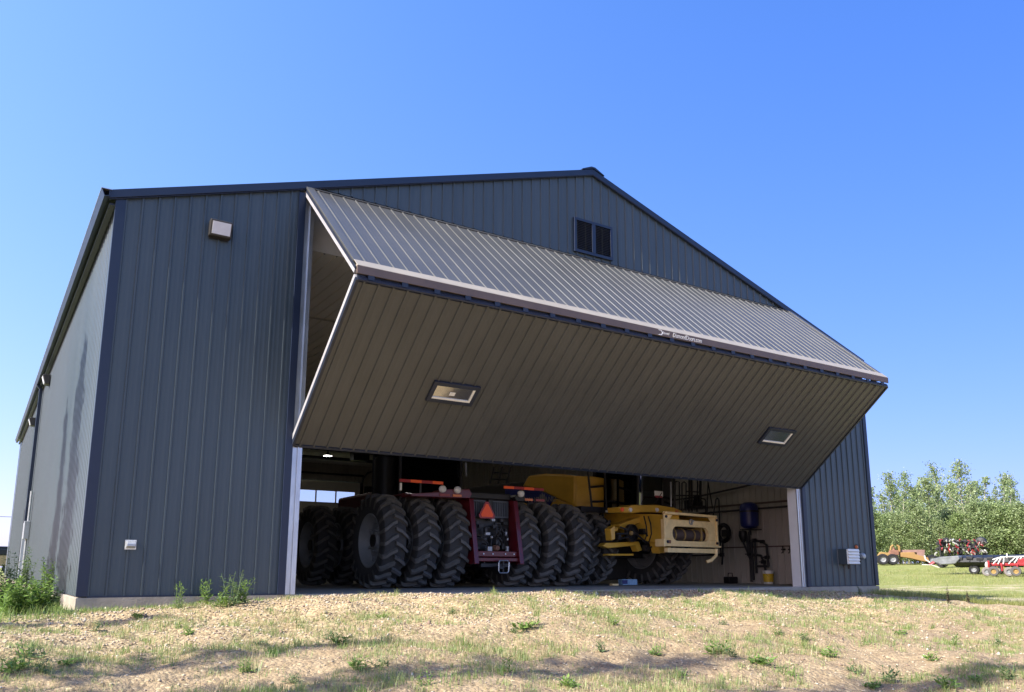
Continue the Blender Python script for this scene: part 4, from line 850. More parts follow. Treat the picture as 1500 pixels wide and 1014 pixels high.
# ------------------------------------------------------------------ vegetation
def qleaf(V, F, p, d, n, L, w):
    """diamond leaf"""
    b = len(V); d = d/np.linalg.norm(d); s = np.cross(d, n); s /= (np.linalg.norm(s)+1e-9)
    V += [p, p+d*L*.45+s*w/2, p+d*L, p+d*L*.45-s*w/2]; F.append((b, b+1, b+2, b+3))
def tree_parts(seed, h, cr, base, nl, ls, airy=.5, lean=0, limbs=26):
    rg = np.random.RandomState(seed); mb = MB()
    n = 9; ph = rg.uniform(0, 6.28, 4)
    def tp(t): return np.array([lean*h*t*t+.02*h*math.sin(2.2*t*3+ph[0])*t, .02*h*math.sin(2*t*3+ph[1])*t, h*t*.97])
    mb.tube([tp(i/(n-1)) for i in range(n)], .013*h, 7, r2=.002*h)
    cen = []; wt = []
    for k in range(limbs):
        t = base+(1-base)*(k+rg.rand())/limbs*.97; p = tp(t); az = k*2.4+rg.uniform(-.6, .6)
        prof = (1-(t-base)/(1-base))**.75*.85+.15; prof *= min(1, .35+(t-base)*4)
        Ln = cr*prof*rg.uniform(.65, 1.25); el = R(rg.uniform(25, 60))
        d = np.array([math.cos(az)*math.cos(el), math.sin(az)*math.cos(el), math.sin(el)]); q = p+d*Ln*.6; e = q+(d+np.array([0, 0, .35]))*Ln*.45
        mb.tube([p, (p+q)/2+rg.normal(0, .03*Ln, 3), q, e], .0045*h*(1-t*.6), 5, r2=.001*h)
        for f in np.linspace(.25, 1.05, 6):
            c = p+(e-p)*f+rg.normal(0, .07*Ln+.05, 3); cen.append(c); wt.append((.10*cr+.28*Ln*.5)*(.6+.6*rg.rand()))
    for f in np.linspace(.86, 1.0, 5): cen.append(tp(f)); wt.append(.13*cr)
    cen = np.array(cen); wt = np.array(wt); ci = rg.choice(len(cen), nl, p=(wt**airy)/np.sum(wt**airy))
    P = cen[ci]+rg.normal(0, 1, (nl, 3))*wt[ci][:, None]*np.array([.62, .62, .55]); P[:, 2] = np.maximum(P[:, 2], .1*h*base+.05)
    D = rg.normal(0, 1, (nl, 3)); D /= np.linalg.norm(D, axis=1)[:, None]; S = np.cross(D, rg.normal(0, 1, (nl, 3))); S /= np.linalg.norm(S, axis=1)[:, None]
    L = ls*rg.uniform(.6, 1.3, nl)[:, None]; Wd = L*.62
    V = np.stack([P-D*L/2, P+S*Wd/2, P+D*L/2, P-S*Wd/2], 1).reshape(-1, 3); F = np.arange(nl*4).reshape(-1, 4)
    return mb, V, F
def make_tree(name, label, cat, group, seed, h, cr, base, nl, ls, loc, leaf, bark=BARK, lean=0, limbs=26, rz=0):
    t = thing(name, label, cat, loc, rz, group); mb, V, F = tree_parts(seed, h, cr, base, nl, ls, lean=lean, limbs=limbs)
    mb.build('trunk', bark, t, smooth=60); np_obj('crown', V, F, leaf, t)
    return t
def far_pt(u, D):
    d = ray(u, 834); d = d/np.hypot(d[0], d[1]); p = CAM+d*D; return np.array([p[0], p[1], float(g(p[0], p[1]))])
def top_h(u, v, D, z0): d = ray(u, v); d = d/np.hypot(d[0], d[1]); return CAM[2]+d[2]*D-z0
aspens = [(1278, 718, 84, 'aspen tree whose crown is cut by the shed corner'), (1310, 690, 86, 'leaning aspen above the yellow scraper, its top bent left'), (1341, 690, 84, 'slim pointed aspen right of the one above the yellow scraper'), (1368, 697, 73, 'aspen with a pale bare trunk just left of the black header'),
          (1391, 676, 87, 'tall pointed aspen directly above the black header'), (1421, 673, 73.5, 'tallest aspen of the row, broad crown above the header tail'), (1440, 704, 89, 'shorter aspen leaning right of the tallest one'), (1486, 692, 86, 'aspen near the right edge of the photo with a forked top'), (1354, 712, 92, 'thin aspen set back between two taller ones'), (1456, 728, 81, 'low aspen filling the dip before the right edge'),
          (1326, 722, 91, 'thin aspen set back behind the yellow scraper'), (1406, 706, 92, 'slender aspen set back between the two tallest ones'), (1290, 752, 83, 'short aspen beside the shed corner'), (1376, 726, 81, 'small bright aspen in front of the row, left of the black header')]
for k, (u_, v_, D, lab) in enumerate(aspens):
    p = far_pt(u_, D); h = top_h(u_, v_, D, p[2])
    make_tree('aspen_tree', lab, 'tree', 'aspens along the yard edge', 40+k, h, h*.22, .25, 2500, .165, p, LEAF[k % 2], lean=-.05 if k % 3 == 1 else .02, limbs=34, rz=k*1.3)
protos = []
for k in range(62):
    u_ = 1262+k*5.8+rnd.uniform(-4, 4); D = rnd.choice((71, 75, 79, 83)); p = far_pt(u_, D); h = rnd.uniform(3.0, 4.7) if D < 90 else rnd.uniform(4.5, 6)
    if k < 6: t = make_tree('young_poplar', 'bushy young poplar in the dense green row behind the parked machines', 'tree', 'young poplars behind the parked machines', 80+k, 6.0, 2.1, .02, 5000, .165, p, LEAF[(k+1) % 3], bark=BARKD, limbs=38); protos.append(t)
    else: t = dup(protos[k % 6]); t.location = p
    t.rotation_euler = (0, 0, rnd.uniform(0, 6)); t.scale = (h/6*1.2, h/6*1.2, h/6)
tp_ = []
for k, u_ in enumerate((1286, 1300, 1320, 1333, 1348, 1361, 1381, 1400, 1411, 1433, 1447, 1470, 1478, 1494, 1281, 1307, 1327, 1356, 1373, 1388, 1417, 1428, 1452, 1464, 1489, 1504)):
    p = far_pt(u_, 77+(k*5) % 13); h = 5.3+2.4*((k*7) % 5)/4
    if k < 4: t = make_tree('thin_aspen', 'thin young aspen poking up out of the dense green row', 'tree', 'thin young aspens in the green row', 160+k, 7.0, 1.25, .2, 1100, .16, p, LEAF[k % 2], limbs=22, lean=.03*(k-1.5)); tp_.append(t)
    else: t = dup(tp_[k % 4]); t.location = p
    t.rotation_euler = (0, 0, k*1.7); t.scale = (h/7,)*3
# shade trees left of the picture (their shadows fall across the wall and the yard)
for k, (x, y, h, cr, lab) in enumerate(((-5.0, 2.7, 9.4, 1.15, 'tall poplar left of the shed, nearest its front left corner'), (-5.2, 5.0, 8.4, 1.0, 'second poplar left of the shed, shading its side wall'), (-5, 17.5, 9.0, 1.5, 'tall poplar far along the left side of the shed'), (-9.5, -5.1, 11.8, .9, 'narrow poplar left of the yard, level with the gravel crest'), (-8.5, -6.7, 13.0, 1.2, 'tall poplar left of the yard that shades the foreground'), (-6.5, -8.5, 14, 1.5, 'broad poplar nearest the camera on the left'), (-11, -1.9, 11.0, .8, 'slim poplar near the front left corner of the shed'))):
    make_tree('poplar_tree', lab, 'tree', 'shade trees left of the shed', 120+k, h, cr*(1.25 if k < 2 else 1), .3, 4500 if k < 3 else 750 if k == 3 else 1300, .2, (x, y, float(g(x, y))), LEAF[2], bark=BARKD, limbs=34)
# --- weeds
def weed_mesh(seed, h, stems, spread, leafL, leafw, per, mats, tip=False):
    rg = np.random.RandomState(seed); V = []; F = []; mi = []; mb = MB(); nst = 0
    for s in range(stems):
        az = rg.uniform(0, 6.28); b0 = np.array([rg.normal(0, spread*.35), rg.normal(0, spread*.35), -.02]); hh = h*rg.uniform(.55, 1.0); out = rg.uniform(.05, .45)*spread*1.6
        pts = [b0*(.1 if t == 0 else 1)+np.array([math.cos(az)*out*t*t, math.sin(az)*out*t*t, hh*t]) for t in np.linspace(0, 1, 6)]
        mb.tube(pts, .004+.004*h, 5, r2=.0015, caps=False)
        for k in range(per):
            t = .12+.88*(k+rg.rand()*.6)/per; i = min(4, int(t*5)); p = pts[i]+(pts[i+1]-pts[i])*(t*5-i)
            a = k*2.4+rg.uniform(-.5, .5); e = rg.uniform(-.1, .7); d = np.array([math.cos(a)*math.cos(e), math.sin(a)*math.cos(e), math.sin(e)])
            L = leafL*(1.15-.6*t)*rg.uniform(.7, 1.2); qleaf(V, F, p, d, np.array([0, 0, 1.])+rg.normal(0, .3, 3), L, L*leafw)
        if tip:
            for k in range(7): qleaf(V, F, pts[-1]-np.array([0, 0, .012*k]), rg.normal(0, 1, 3), np.array([0, 0, 1.]), .02, .018)
    return mb, V, F
def weed(name, label, cat, loc, group, *a, leaf=WEEDL, stem=STEM, **kw):
    t = thing(name, label, cat, loc, 0, group); mb, V, F = weed_mesh(*a, None, **kw); mb.build('stem', stem, t); np_obj('leaves', np.array(V), F, leaf, t); return t
def gp(u_, v_):
    """where the photo pixel meets the ground"""
    d = ray(u_, v_); t0 = 2.
    for k in range(4000):
        p = CAM+d*t0
        if p[2] < float(g(p[0], p[1])): return np.array([p[0], p[1], float(g(p[0], p[1]))])
        t0 += .02
    return CAM+d*t0
for k, (u_, v_, h, st, sp, lab) in enumerate(((34, 880, 1.12, 9, .30, 'tallest leafy weed beside the left wall, reaching the downspout'), (66, 886, .85, 8, .28, 'leafy weed closest to the shed corner on the left'), (10, 884, .95, 9, .30, 'bushy weed at the left edge of the photo'), (50, 898, .5, 12, .35, 'low spreading weed in front of the tall weeds by the left wall'), (84, 893, .38, 10, .25, 'short weed at the foot of the concrete corner'), (20, 901, .45, 12, .35, 'low bright weed at the bottom of the left thicket'), (2, 896, .6, 10, .3, 'pale weed cut by the left edge of the photo'))):
    weed('tall_weed', lab, 'weed', gp(u_, v_), 'weeds beside the left wall', 200+k, h*1.05, st+6, sp*.85, .12, .36, 34, leaf=WEEDL if k % 2 else WEEDD)
for k, (u_, v_, h, st, sp, lw, lab) in enumerate(((304, 886, .42, 7, .2, .3, 'straggly weed with pale buds leaning left against the front wall'), (345, 887, .52, 12, .22, .25, 'bushiest weed against the front wall, left of the door post'), (362, 884, .36, 8, .18, .25, 'smaller weed between the bushy one and the door post'), (262, 892, .38, 6, .08, .12, 'upright grassy tuft on the concrete strip of the front wall'), (325, 889, .3, 9, .2, .35, 'low weed between the straggly and the bushy one'))):
    weed('wall_weed', lab, 'weed', gp(u_, v_), 'weeds at the foot of the front wall', 230+k, h, st, sp, .10, lw, 16, leaf=WEEDL if k != 1 else WEEDD, tip=True)
# yard weeds: six kinds copied
yard = [(500, 945, 1.2), (480, 938, .9), (770, 922, 1.3), (785, 915, 1.0), (755, 928, .9), (1050, 958, 1.3), (1075, 962, .9), (1115, 972, 1.2), (745, 985, 1.1), (560, 975, 1.0), (525, 980, 1.1), (1300, 1000, 1.3), (1280, 1008, .9), (30, 980, 1.6), (45, 965, 1.3), (14, 985, 1.2), (60, 985, .9), (200, 905, .9), (345, 945, .8), (380, 945, .9), (1215, 962, 1.1), (1180, 940, .9), (1320, 930, 1.0), (1400, 945, 1.1), (1460, 945, 1.2), (1365, 968, 1.0), (1480, 995, 1.2), (1430, 1000, 1.0), (1160, 990, 1.0), (1000, 990, .9), (960, 960, .9), (880, 955, 1.0), (830, 1005, 1.0), (620, 1005, 1.0), (430, 1000, .9), (275, 930, .8), (140, 925, .9), (100, 975, .8), (1140, 930, .8), (1060, 915, .8), (900, 915, .7), (660, 900, .7), (560, 905, .7), (360, 985, .9), (1250, 985, 1.1), (1390, 1008, 1.2)]
KINDS = [(.16, 7, .16, .10, .32, 9, WEEDL), (.20, 5, .10, .09, .30, 10, WEEDD), (.11, 9, .18, .10, .4, 8, WEEDL), (.24, 4, .09, .08, .28, 12, WEEDL), (.13, 8, .16, .08, .25, 8, WEEDD)]
pk = []
for k, (u_, v_, s) in enumerate(yard):
    kk = k % 5
    if k < 5:
        a = KINDS[kk]; t = weed('yard_weed', 'small green weed clump on the dry gravel slope', 'weed', gp(u_, v_), 'small weeds scattered over the yard', 260+k, *a[:6], leaf=a[6]); pk.append(t)
    else: t = dup(pk[kk]); t.location = gp(u_, v_)
    t.rotation_euler = (0, 0, rnd.uniform(0, 6)); t.scale = (s*.78,)*3
for k, (u_, v_, h) in enumerate(((1388, 884, .42), (1418, 883, .3), (1260, 872, .22), (297, 0, 0))):
    if h: weed('dry_stalk', ('tall dead dock stalk on the verge right of the shed', 'shorter dead stalk beside the tall dock stalk', 'small weed at the right front corner of the shed')[k], 'weed', gp(u_, v_), 'stalks right of the shed', 290+k, h, 5, .06, .05, .5, 26, leaf=mat('dry seed head', (.06, .05, .03), .9) if k < 2 else WEEDD, stem=DRYST)
p = gp(1098, 874); weed('grass_stalk', 'lone tall grass stalk in front of the right doorway', 'weed', p, None, 296, .34, 1, .03, .05, .2, 14)
# --- grass blades (uncountable)
def blades(name, P, H, spread, mats, mi, per, kind_label, cat):
    rg = np.random.RandomState(len(P)); n = len(P)*per
    C = np.repeat(P, per, 0); Hh = np.repeat(H, per)*rg.uniform(.5, 1.15, n); r = np.repeat(spread, per)
    B = C+np.stack([rg.normal(0, 1, n)*r, rg.normal(0, 1, n)*r, np.zeros(n)], 1); B[:, 2] = g(B[:, 0], B[:, 1])-.005
    az = rg.uniform(0, 6.28, n); ln = rg.uniform(.1, .75, n)*Hh; wd = np.clip(Hh*.022, .0018, .012)
    dx = np.stack([np.cos(az), np.sin(az), 0*az], 1); sd = np.stack([-np.sin(az), np.cos(az), 0*az], 1)
    M1 = B+dx*(ln*.35)[:, None]+np.array([0, 0, 1])*(Hh*.6)[:, None]; T = B+dx*ln[:, None]+np.array([0, 0, 1])*Hh[:, None]
    V = np.stack([B-sd*wd[:, None], B+sd*wd[:, None], M1+sd*(wd*.8)[:, None], M1-sd*(wd*.8)[:, None], T], 1).reshape(-1, 3)
    i = np.arange(n)*5; F = np.concatenate([np.stack([i, i+1, i+2], 1), np.stack([i, i+2, i+3], 1), np.stack([i+3, i+2, i+4], 1)])
    m = np.repeat(mi, per); o = np_obj(name, V, F, mats, mi=np.concatenate([m, m, m]))
    return tag(o, kind_label, cat, kind='stuff')
rg = np.random.RandomState(11)
def clump_noise(x, y): return np.sin(1.9*x+.7*y)+np.sin(2.7*y-1.1*x+1)+np.sin(.8*x+3.1*y+2)+.8*np.sin(4.3*x-2.2*y)
Px = []; n = 0
while len(Px) < 13000:
    x = rg.uniform(-3, 17); y = -rg.uniform(.3, 10.5)
    d = math.hypot(x-CAM[0], y-CAM[1])
    if d < 2.5 or rg.rand() > min(1, (6/d)**.6): continue
    dens = .18+.28*clump_noise(x, y)
    if -2.6 > y > -6.6: dens += .25
    if y > -2.4 and x > 3: dens -= .35
    if rg.rand() < dens: Px.append((x, y, 0))
G_ = []
while len(G_) < 1100:
    x = rg.uniform(-2, 17); y = -rg.uniform(1.8, 10.3)
    if clump_noise(x*1.3+2, y*1.1) > .3 and math.hypot(x-CAM[0], y-CAM[1]) > 3: G_.append((x, y, 0))
G_ = np.array(G_); blades('grass_tuft', G_, rg.uniform(.04, .12, len(G_)), rg.uniform(.02, .09, len(G_)), [WEEDL, GRASSG, DRYG], rg.choice(3, len(G_), p=(.35, .5, .15)), 34, 'low green and straw grass tufts on the yard slope', 'grass')
Px = np.array(Px); H = rg.uniform(.02, .075, len(Px))*(1+.5*(rg.rand(len(Px)) > .9)); blades('yard_grass', Px, H, rg.uniform(.01, .05, len(Px)), [GRASSG, DRYG], (rg.rand(len(Px)) < .3).astype(int), 12, 'sparse yellow-green grass over the gravel yard', 'grass')
# verge and lawn right of the shed, and grass by the left wall
Q = []
for _ in range(9000):
    u_ = rg.uniform(1275, 1560); dq = 22+rg.rand()**1.6*36; d = ray(u_, 834); d = d/np.hypot(d[0], d[1]); x, y = (CAM+d*dq)[:2]
    if x < W+.15 and y > -.1: continue
    qq = .87*(x+1.28)+.49*(y+12.94)
    if 24.4 < qq < 28 and rg.rand() < .97: continue
    if 32.5 < qq < 38.5 and rg.rand() < .75: continue
    Q.append((x, y, 0, .13 if dq < 24.5 else .07+.002*(dq-24)))
Q = np.array(Q); blades('verge_grass', Q[:, :3], Q[:, 3]*rg.uniform(.5, 1.4, len(Q)), rg.uniform(.05, .15, len(Q)), [leaf_mat('lawn blade', (.17, .21, .05), (.37, .38, .12), scale=.4), DRYG], (rg.rand(len(Q)) < .12).astype(int), 7, 'mown green grass and rough verge right of the shed', 'grass')
Q = []
for _ in range(1500):
    x = -rg.uniform(.05, 3.2); y = rg.uniform(-1.3, 9)
    Q.append((x, y, 0))
for _ in range(160): Q.append((rg.uniform(.0, 2.5), rg.uniform(-.55, -.05), 0))
Q = np.array(Q); blades('wall_grass', Q, rg.uniform(.05, .17, len(Q))*np.where(Q[:, 0] > 0, .5, 1), rg.uniform(.03, .09, len(Q)), [WEEDL, GRASSG], (rg.rand(len(Q)) < .4).astype(int), 16, 'lush green grass along the left wall', 'grass')
# --- loose stones
N = 24000; P = []
while len(P) < N:
    x = rg.uniform(-3.5, 17); y = -rg.uniform(.1, 10.8); d = math.hypot(x-CAM[0], y-CAM[1])
    if d > 2.2 and rg.rand() < min(1, (5/d)**.7)*(1 if y > -4.4 else .3): P.append((x, y))
P = np.array(P); r = (.007+.014*rg.rand(N)**2.5)*np.clip(np.hypot(P[:, 0]+1.3, P[:, 1]+12.9)/8, .8, 1.7); r[rg.rand(N) < .006] *= 1.8
base = np.array([(1, 0, 0), (-1, 0, 0), (0, 1, 0), (0, -1, 0), (0, 0, 1), (0, 0, -1)], float); ft = np.array([(0, 2, 4), (2, 1, 4), (1, 3, 4), (3, 0, 4), (2, 0, 5), (1, 2, 5), (3, 1, 5), (0, 3, 5)])
an = rg.uniform(0, 6.28, N); V = base[None]*rg.uniform(.6, 1.4, (N, 6, 1)); V = V*np.stack([np.ones(N), rg.uniform(.6, 1, N), rg.uniform(.4, .8, N)], 1)[:, None]
c, s = np.cos(an)[:, None], np.sin(an)[:, None]; V = np.stack([V[:, :, 0]*c-V[:, :, 1]*s, V[:, :, 0]*s+V[:, :, 1]*c, V[:, :, 2]], -1)*r[:, None, None]
V += np.stack([P[:, 0], P[:, 1], g(P[:, 0], P[:, 1])+r*.2], 1)[:, None]
F = (ft[None]+np.arange(N)[:, None, None]*6).reshape(-1, 3)
STON = [mat('tan stone', (.42, .34, .24), .9, var=.2, scale=20), mat('pale stone', (.50, .45, .36), .9, var=.15, scale=20), mat('brown stone', (.24, .17, .12), .9, var=.2, scale=20)]
o = np_obj('gravel', V.reshape(-1, 3), F, STON, mi=np.repeat(rg.choice(3, N, p=(.62, .10, .28)), 8)); tag(o, 'loose tan gravel stones over the yard', 'gravel', kind='stuff')

# ------------------------------------------------------------------ parked implements far right
def station(u_, D):
    p = far_pt(u_, D); d = ray(u_, 834); return p, math.atan2(d[1], d[0])-math.pi/2   # local +x = picture right
def small_wheel(parent, x, y, z, r, w, m=BLACK, hub=None, ax='y'):
    mb = MB(); mb.lathe([(r*.5, -w/2), (r*.9, -w/2), (r, -w*.3), (r, w*.3), (r*.9, w/2), (r*.5, w/2)], (x, y, z), ax, 20); o = mb.build('wheel', m, parent, smooth=40)
    mb = MB(); mb.lathe([(r*.52, -w*.45), (r*.3, -w*.2), (.001, -w*.25)], (x, y, z), ax, 16); mb.lathe([(r*.52, w*.45), (r*.3, w*.2), (.001, w*.25)], (x, y, z), ax, 16); mb.build('hub', hub or RIMG, o, smooth=40)
p, a = station(1322, 68)
S = .0605
t = thing('land_scraper', 'old yellow pull scraper with rusty bowl, farthest left of the parked machines', 'scraper', p, a+R(6)); t.scale = (.84, .84, .80)
for x, y in ((-1.55, -.5), (-1.5, .7), (-.75, -.4), (-.7, .8)): small_wheel(t, x, y, .5, .5, .35)
mb = MB(); mb.ext([(-1.95, .85), (-1.7, 1.2), (-1.0, 1.1), (-.85, .85), (-.75, .25), (-.95, .25), (-1.05, .8)], 1, -.35, .5); mb.build('yoke', YELR, t, bevel=.04)
mb = MB(); mb.tube([(-1.05, -.1, .7), (-.85, -.1, 1.2), (-.5, -.1, 1.4)], .16, 8); mb.tube([(-.6, .2, 1.6), (-.3, .2, 1.1), (.1, .2, 1.1)], .1, 8); mb.b2((-.9, -.3, .9), (-.2, .4, 1.35)); mb.build('gooseneck', RUST, t, bevel=.03)
mb = MB(); mb.tube([(-.85, -.2, 1.3), (-.78, -.2, 1.65), (-.6, -.2, 1.8)], .09, 8); mb.tube([(-.1, .1, 1.2), (-.12, .1, 1.7), (-.3, .1, 1.78)], .1, 8); mb.build('lift_arm', YELR, t, smooth=50)
mb = MB(); mb.ext([(-.1, .72), (-.1, 1.12), (.95, 1.15), (1.05, .95), (2.0, .65), (2.1, .25), (1.5, .35), (.6, .6)], 1, -.9, .9); mb.build('bowl', mat('worn orange yellow steel', (.30, .18, .055), .65, var=.2, scale=4, col2=(.26, .15, .06)), t, bevel=.03)
mb = MB(); mb.b2((-.1, .3, 1.14), (1.95, .9, 1.38)); mb.b2((1.3, .2, .6), (1.9, .8, 1.14)); mb.build('apron', mat('faded pinkish steel', (.24, .15, .125), .8, var=.2), t, bevel=.02)
for y in (-.6, .6): small_wheel(t, 2.35, y, .45, .45, .3)
# black draper header
p, a = station(1430, 50); hd = thing('draper_header', 'black combine header with silver end shield on transport wheels', 'combine header', p, a+R(-20)); hd.scale = (.9, .9, .8)
m_ = .0465
mb = MB(); mb.ext([(-.75, .78), (-.6, 1.05), (.0, 1.2), (.7, 1.25), (.8, 1.0), (.75, .6), (.3, .45), (-.5, .55)], 0, -1.0, 4.2); mb.tube([(-1.0, -.3, .6), (4.2, -.3, .6)], .12, 8)
for k in range(9): x = -.6+k*.55; mb.box((x, -.55, 1.0+.04*math.sin(k*2)), (.35, .35, .18), ry=.15*math.sin(k)); mb.tube([(x, -.8, .75), (x+.1, -.4, 1.25)], .03, 5)
mb.build('header_body', mat('glossy black sheet', (.012, .013, .014), .5, var=.4, scale=3), hd, bevel=.04)
mb = MB(); mb.add([(-2.1, -.75, .98), (-1.7, -.8, 1.12), (-.6, -.82, 1.2), (-.55, -.82, .98), (-.8, -.84, .68), (-1.6, -.8, .62), (-2.05, -.76, .8), (-2.1, .5, .98), (-1.7, .5, 1.12), (-.6, .5, 1.2), (-.55, .5, .98), (-.8, .5, .68), (-1.6, .5, .62), (-2.05, .5, .8)], [(0, 1, 2, 3, 4, 5, 6), (13, 12, 11, 10, 9, 8, 7)]+[(i, (i+1) % 7, 7+(i+1) % 7, 7+i) for i in range(7)]); mb.build('end_shield', mat('dark silver plastic', (.17, .18, .19), .3, var=.3), hd, bevel=.05)
for x in (.05, 1.3): small_wheel(hd, x, -.4, .3, .3, .2)
for a_, b_ in (((.1, -.4, .3), (.3, -.2, .7)), ((1.3, -.4, .3), (1.2, -.2, .7))): mb = MB(); mb.tube([a_, b_], .06); mb.build('wheel_arm', BLACK, hd)
mb = MB(); mb.lathe([(.001, .4), (.08, .36), (.12, .24), (.12, .08), (.07, -.02), (.001, -.04)], (.95, -.95, .4), 'z', 14); mb.build('tank', OFFW, hd, smooth=40)
mb = MB()
for k in range(5): z = .75+.02*k; mb.tube([(-2.3-.05*k, -.7+.1*k, z-.15), (-1.9, -.5, z+.1)], .05, 6)
mb.build('crop_lifter', REDW, hd); mb = MB(); mb.tube([(-2.75, -.7, .62), (-2.2, -.7, .6), (-1.8, -.6, .42)], .035, 6); mb.tube([(-2.6, -.6, 1.25), (-2.55, -.6, .95), (-2.3, -.6, .75)], .05, 6); mb.build('divider_rod', OFFW, hd)
# folded tillage implement behind
p, a = station(1418, 60); im = thing('folded_seeder', 'folded red and grey seeding implement stacked up behind the black header', 'seeder', p, a+R(-10)); im.scale = (.92, .9, .8)
mats_ = (REDW, OFFW, mat('dull grey part', (.16, .15, .15), .6), BLACK)
rr = random.Random(21)
mb = MB()
for z in (.8, 1.5, 2.0): mb.b2((-1.9+.1*z, -.4, z), (1.5-.3*z, -.32, z+.08)); mb.b2((-1.9+.1*z, .5, z), (1.5-.3*z, .58, z+.08))
for x in (-1.6, -.5, .6): mb.b2((x, -.4, .2), (x+.09, .6, 2.05))
for k in range(60):
    x = rr.uniform(-1.85, 1.25); z = rr.uniform(.95, 2.2-.15*max(0, x)); mb.box((x, rr.uniform(-.3, .5), z), (rr.uniform(.1, .4), rr.uniform(.05, .2), rr.uniform(.08, .3)), ry=rr.uniform(-.8, .8))
mb.build('frame', mats_[3], im, bevel=.01)
for k in range(70):
    x = rr.uniform(-1.9, 1.3); z = rr.uniform(1.15, 2.25-.12*max(0, x)); mm = rr.choice((0, 0, 1, 2, 2, 3, 3)); l_ = rr.uniform(.25, .5); dx, dz = rr.choice(((.2, -.4), (-.12, -.42), (.05, -.45), (.25, -.3)))
    mb = MB(); mb.tube([(x, -.65+rr.uniform(-.15, .3), z), (x+dx*l_, -.7, z+dz*l_*.5), (x+dx*1.6*l_, -.62, z+dz*l_*1.3)], rr.uniform(.03, .06), 6); mb.build('shank', mats_[mm], im)
mb = MB(); mb.lathe([(.001, -.25), (.3, -.2), (.36, 0), (.3, .2), (.001, .25)], (1.0, -.2, 2.0), 'y', 16); mb.build('packer_wheel', mats_[3], im)
for x in (-1.6, .3, 1.1): small_wheel(im, x, .2, .4, .4, .3)
# red air drill with white hoses
p, a = station(1498, 47); ad = thing('air_drill', 'red air drill with white seed hoses at the right edge of the photo', 'seed drill', p, a); ad.scale = (.8, .8, .8)
mb = MB()
for y in (-.7, .5): mb.b2((-1.75, y, .62), (3.2, y+.12, .78))
for x in (-1.75, -1.1, -.3, .6, 1.4, 2.2, 3.0): mb.b2((x, -.9, .58), (x+.1, .9, .72)); mb.b2((x, -.95, .3), (x+.09, -.85, .72))
mb.b2((-1.78, -.95, .45), (-1.66, -.83, .92)); mb.ext([(-.35, .6), (-.15, 1.0), (.3, 1.1), (.8, 1.05), (1.0, .75), (.6, .7)], 1, -.6, .0); mb.build('frame', mat('bright red paint', (.30, .02, .025), .4, var=.15), ad, bevel=.015)
for x in (-1.5, -.35): small_wheel(ad, x, -1.0, .29, .29, .2, mat('dusty tyre', (.10, .095, .09), .8), YELR)
for x in (-1.85, -.7, .4, 1.3, 2.2): small_wheel(ad, x, -.9, .27, .27, .2, mat('grey packer tyre', (.2, .18, .17), .85), RIMG)
mb = MB()
for k in range(13):
    x = -1.5+.27*k; x2 = x+rr.uniform(-.5, .7); mb.tube([(x+.5*math.sin(j/7*3.1)*.3+(x2-x)*j/7, -.7-.12*math.sin(k)+.5*j/7, .72+.42*math.sin(j/7*2.9)*rr.uniform(.9, 1.05)) for j in range(8)], .028, 6)
mb.tube([(-1.5, -.3, .98), (-1.0, -.3, 1.14), (.2, -.3, 1.16), (1.2, -.3, 1.08)], .045, 6); mb.tube([(-.75, -.3, 1.1), (-.72, -.3, 1.35)], .035, 6); mb.build('seed_hose', PVC, ad, smooth=60)
for x in (-1.3, -.95, -.6, .1, .7): mb = MB(); mb.box((x, -.9, .42), (.06, .06, .3)); mb.box((x+.06, -.93, .35), (.1, .06, .16)); mb.build('opener', YELR, ad)
# ------------------------------------------------------------------ far left
p = far_pt(4, 120)
t = thing('grain_trailer', 'distant dark topped trailer with tan sides at the left edge', 'trailer', (p[0], p[1], p[2]), R(10))
zt_ = top_h(5, 803, 120, p[2])
mb = MB(); mb.b2((-6, -1.2, .8), (1.2, 1.2, zt_-.9)); mb.build('box', mat('tan sheet', (.42, .29, .14), .7), t, bevel=.05)
mb = MB(); mb.b2((-6.05, -1.25, zt_-.88), (1.25, 1.25, zt_-.1)); mb.b2((-1.5, -.6, zt_-.1), (.8, .6, zt_+.2)); mb.build('tarp', BLACK, t, bevel=.1)
for x in (-5, -3.9, .2): small_wheel(t, x, -1.0, .5, .5, .3)
t = thing('power_line', 'thin overhead wire crossing the sky left of the shed', 'power line', (0, 60, 0))
z = CAM[2]+ray(2, 757)[2]/np.hypot(*ray(2, 757)[:2])*73
mb = MB(); mb.tube([(-46+4*k, 0, z+.004*(k-12)**2*.6) for k in range(26)], .018, 5); mb.build('wire', BLACK, t)
for x in (-46, 54): mb = MB(); mb.tube([(x, 0, -.5), (x, 0, z+.9)], .14, 8, r2=.1); mb.build('pole', WOODP, t)

# ------------------------------------------------------------------ light, sky, camera
EL = R(42); SUN = Vector((-math.cos(EL)*math.cos(R(1.7)), -math.cos(EL)*math.sin(R(1.7)), math.sin(EL)))
sl = bpy.data.lights.new('sun', 'SUN'); sl.energy = 4.8; sl.angle = R(.55); sl.color = (1, .94, .84)
so = bpy.data.objects.new('sun', sl); COL.objects.link(so); so.rotation_euler = SUN.to_track_quat('Z', 'Y').to_euler(); so.location = SUN*60
w = bpy.data.worlds.new('World'); scene.world = w; w.use_nodes = True; nt = w.node_tree
sky = nt.nodes.new('ShaderNodeTexSky'); sky.sky_type = 'NISHITA'; sky.sun_disc = False; sky.sun_elevation = EL
sky.sun_rotation = math.atan2(SUN.x, SUN.y); sky.air_density = 1.0; sky.dust_density = 1.0; sky.ozone_density = 5.0; sky.altitude = 300
bg = nt.nodes['Background']; bg.inputs['Strength'].default_value = .10
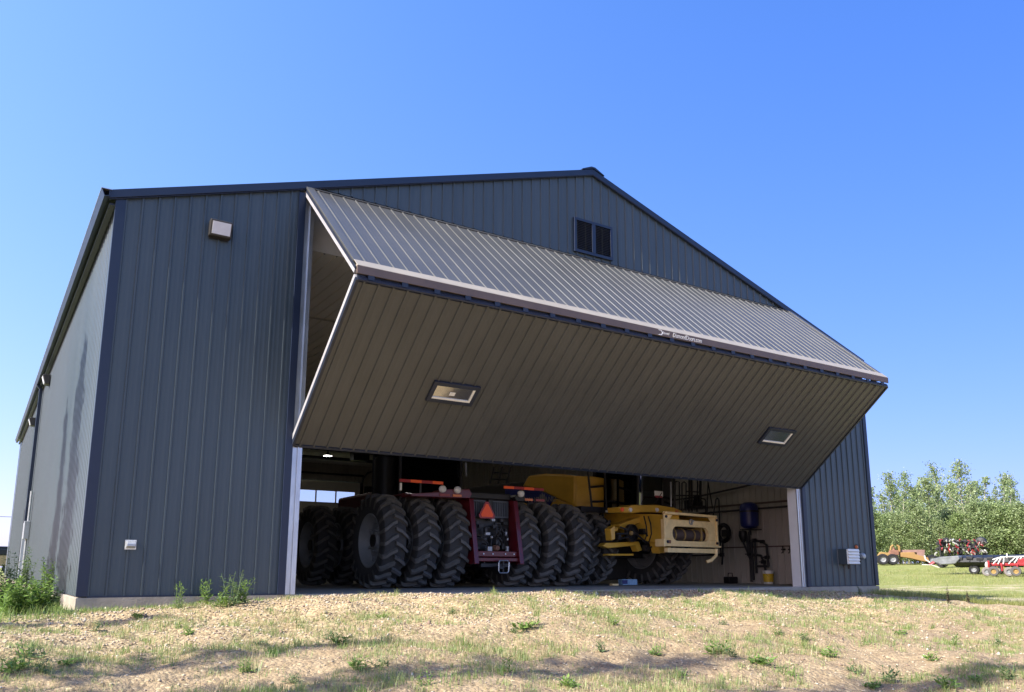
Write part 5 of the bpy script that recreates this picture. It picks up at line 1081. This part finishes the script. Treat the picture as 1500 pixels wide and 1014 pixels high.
def wmath(op, a, b):
    n = nt.nodes.new('ShaderNodeMath'); n.operation = op
    for k, q in enumerate((a, b)):
        if isinstance(q, (int, float)): n.inputs[k].default_value = q
        else: nt.links.new(q, n.inputs[k])
    return n.outputs[0]
# summer haze: the sky pales towards the side the sun stands on
wt = nt.nodes.new('ShaderNodeTexCoord'); v1 = nt.nodes.new('ShaderNodeVectorMath'); v1.operation = 'MULTIPLY'; v1.inputs[1].default_value = (1, 1, 0); nt.links.new(wt.outputs['Generated'], v1.inputs[0])
v2 = nt.nodes.new('ShaderNodeVectorMath'); v2.operation = 'NORMALIZE'; nt.links.new(v1.outputs[0], v2.inputs[0])
v3 = nt.nodes.new('ShaderNodeVectorMath'); v3.operation = 'DOT_PRODUCT'; v3.inputs[1].default_value = Vector((SUN.x, SUN.y, 0)).normalized(); nt.links.new(v2.outputs[0], v3.inputs[0])
sp_ = nt.nodes.new('ShaderNodeSeparateColor'); cb_ = nt.nodes.new('ShaderNodeCombineColor'); nt.links.new(sky.outputs[0], sp_.inputs[0])
for k, (pw, mul, f0, f1) in enumerate(((.93, .70, 2.1, 1.2), (.62, 1.17, 1.65, .72), (.45, 3.0, 1.15, .2))):
    f_ = wmath('ADD', wmath('MULTIPLY', v3.outputs['Value'], f1), f0)
    nt.links.new(wmath('MULTIPLY', wmath('MULTIPLY', wmath('POWER', sp_.outputs[k], pw), mul), f_), cb_.inputs[k])
nt.links.new(cb_.outputs[0], bg.inputs['Color'])
cd = bpy.data.cameras.new('camera'); co = bpy.data.objects.new('camera', cd); COL.objects.link(co)
cd.sensor_width = 36; cd.lens = 36*FPX/1500; cd.shift_y = (PY-507)/1500; cd.clip_end = 5000; cd.clip_start = .05
Mx = Matrix.Identity(4)
for j in range(3): Mx[j][0] = CM[0][j]; Mx[j][1] = CM[1][j]; Mx[j][2] = -CM[2][j]; Mx[j][3] = CAM[j]
co.matrix_world = Mx; scene.camera = co
vs_ = scene.view_settings; vs_.view_transform = 'Standard'; vs_.look = 'None'; vs_.exposure = 1.1; vs_.gamma = 1
scene.cycles.max_bounces = 6; scene.cycles.diffuse_bounces = 4; scene.cycles.transparent_max_bounces = 8; scene.cycles.use_denoising = True
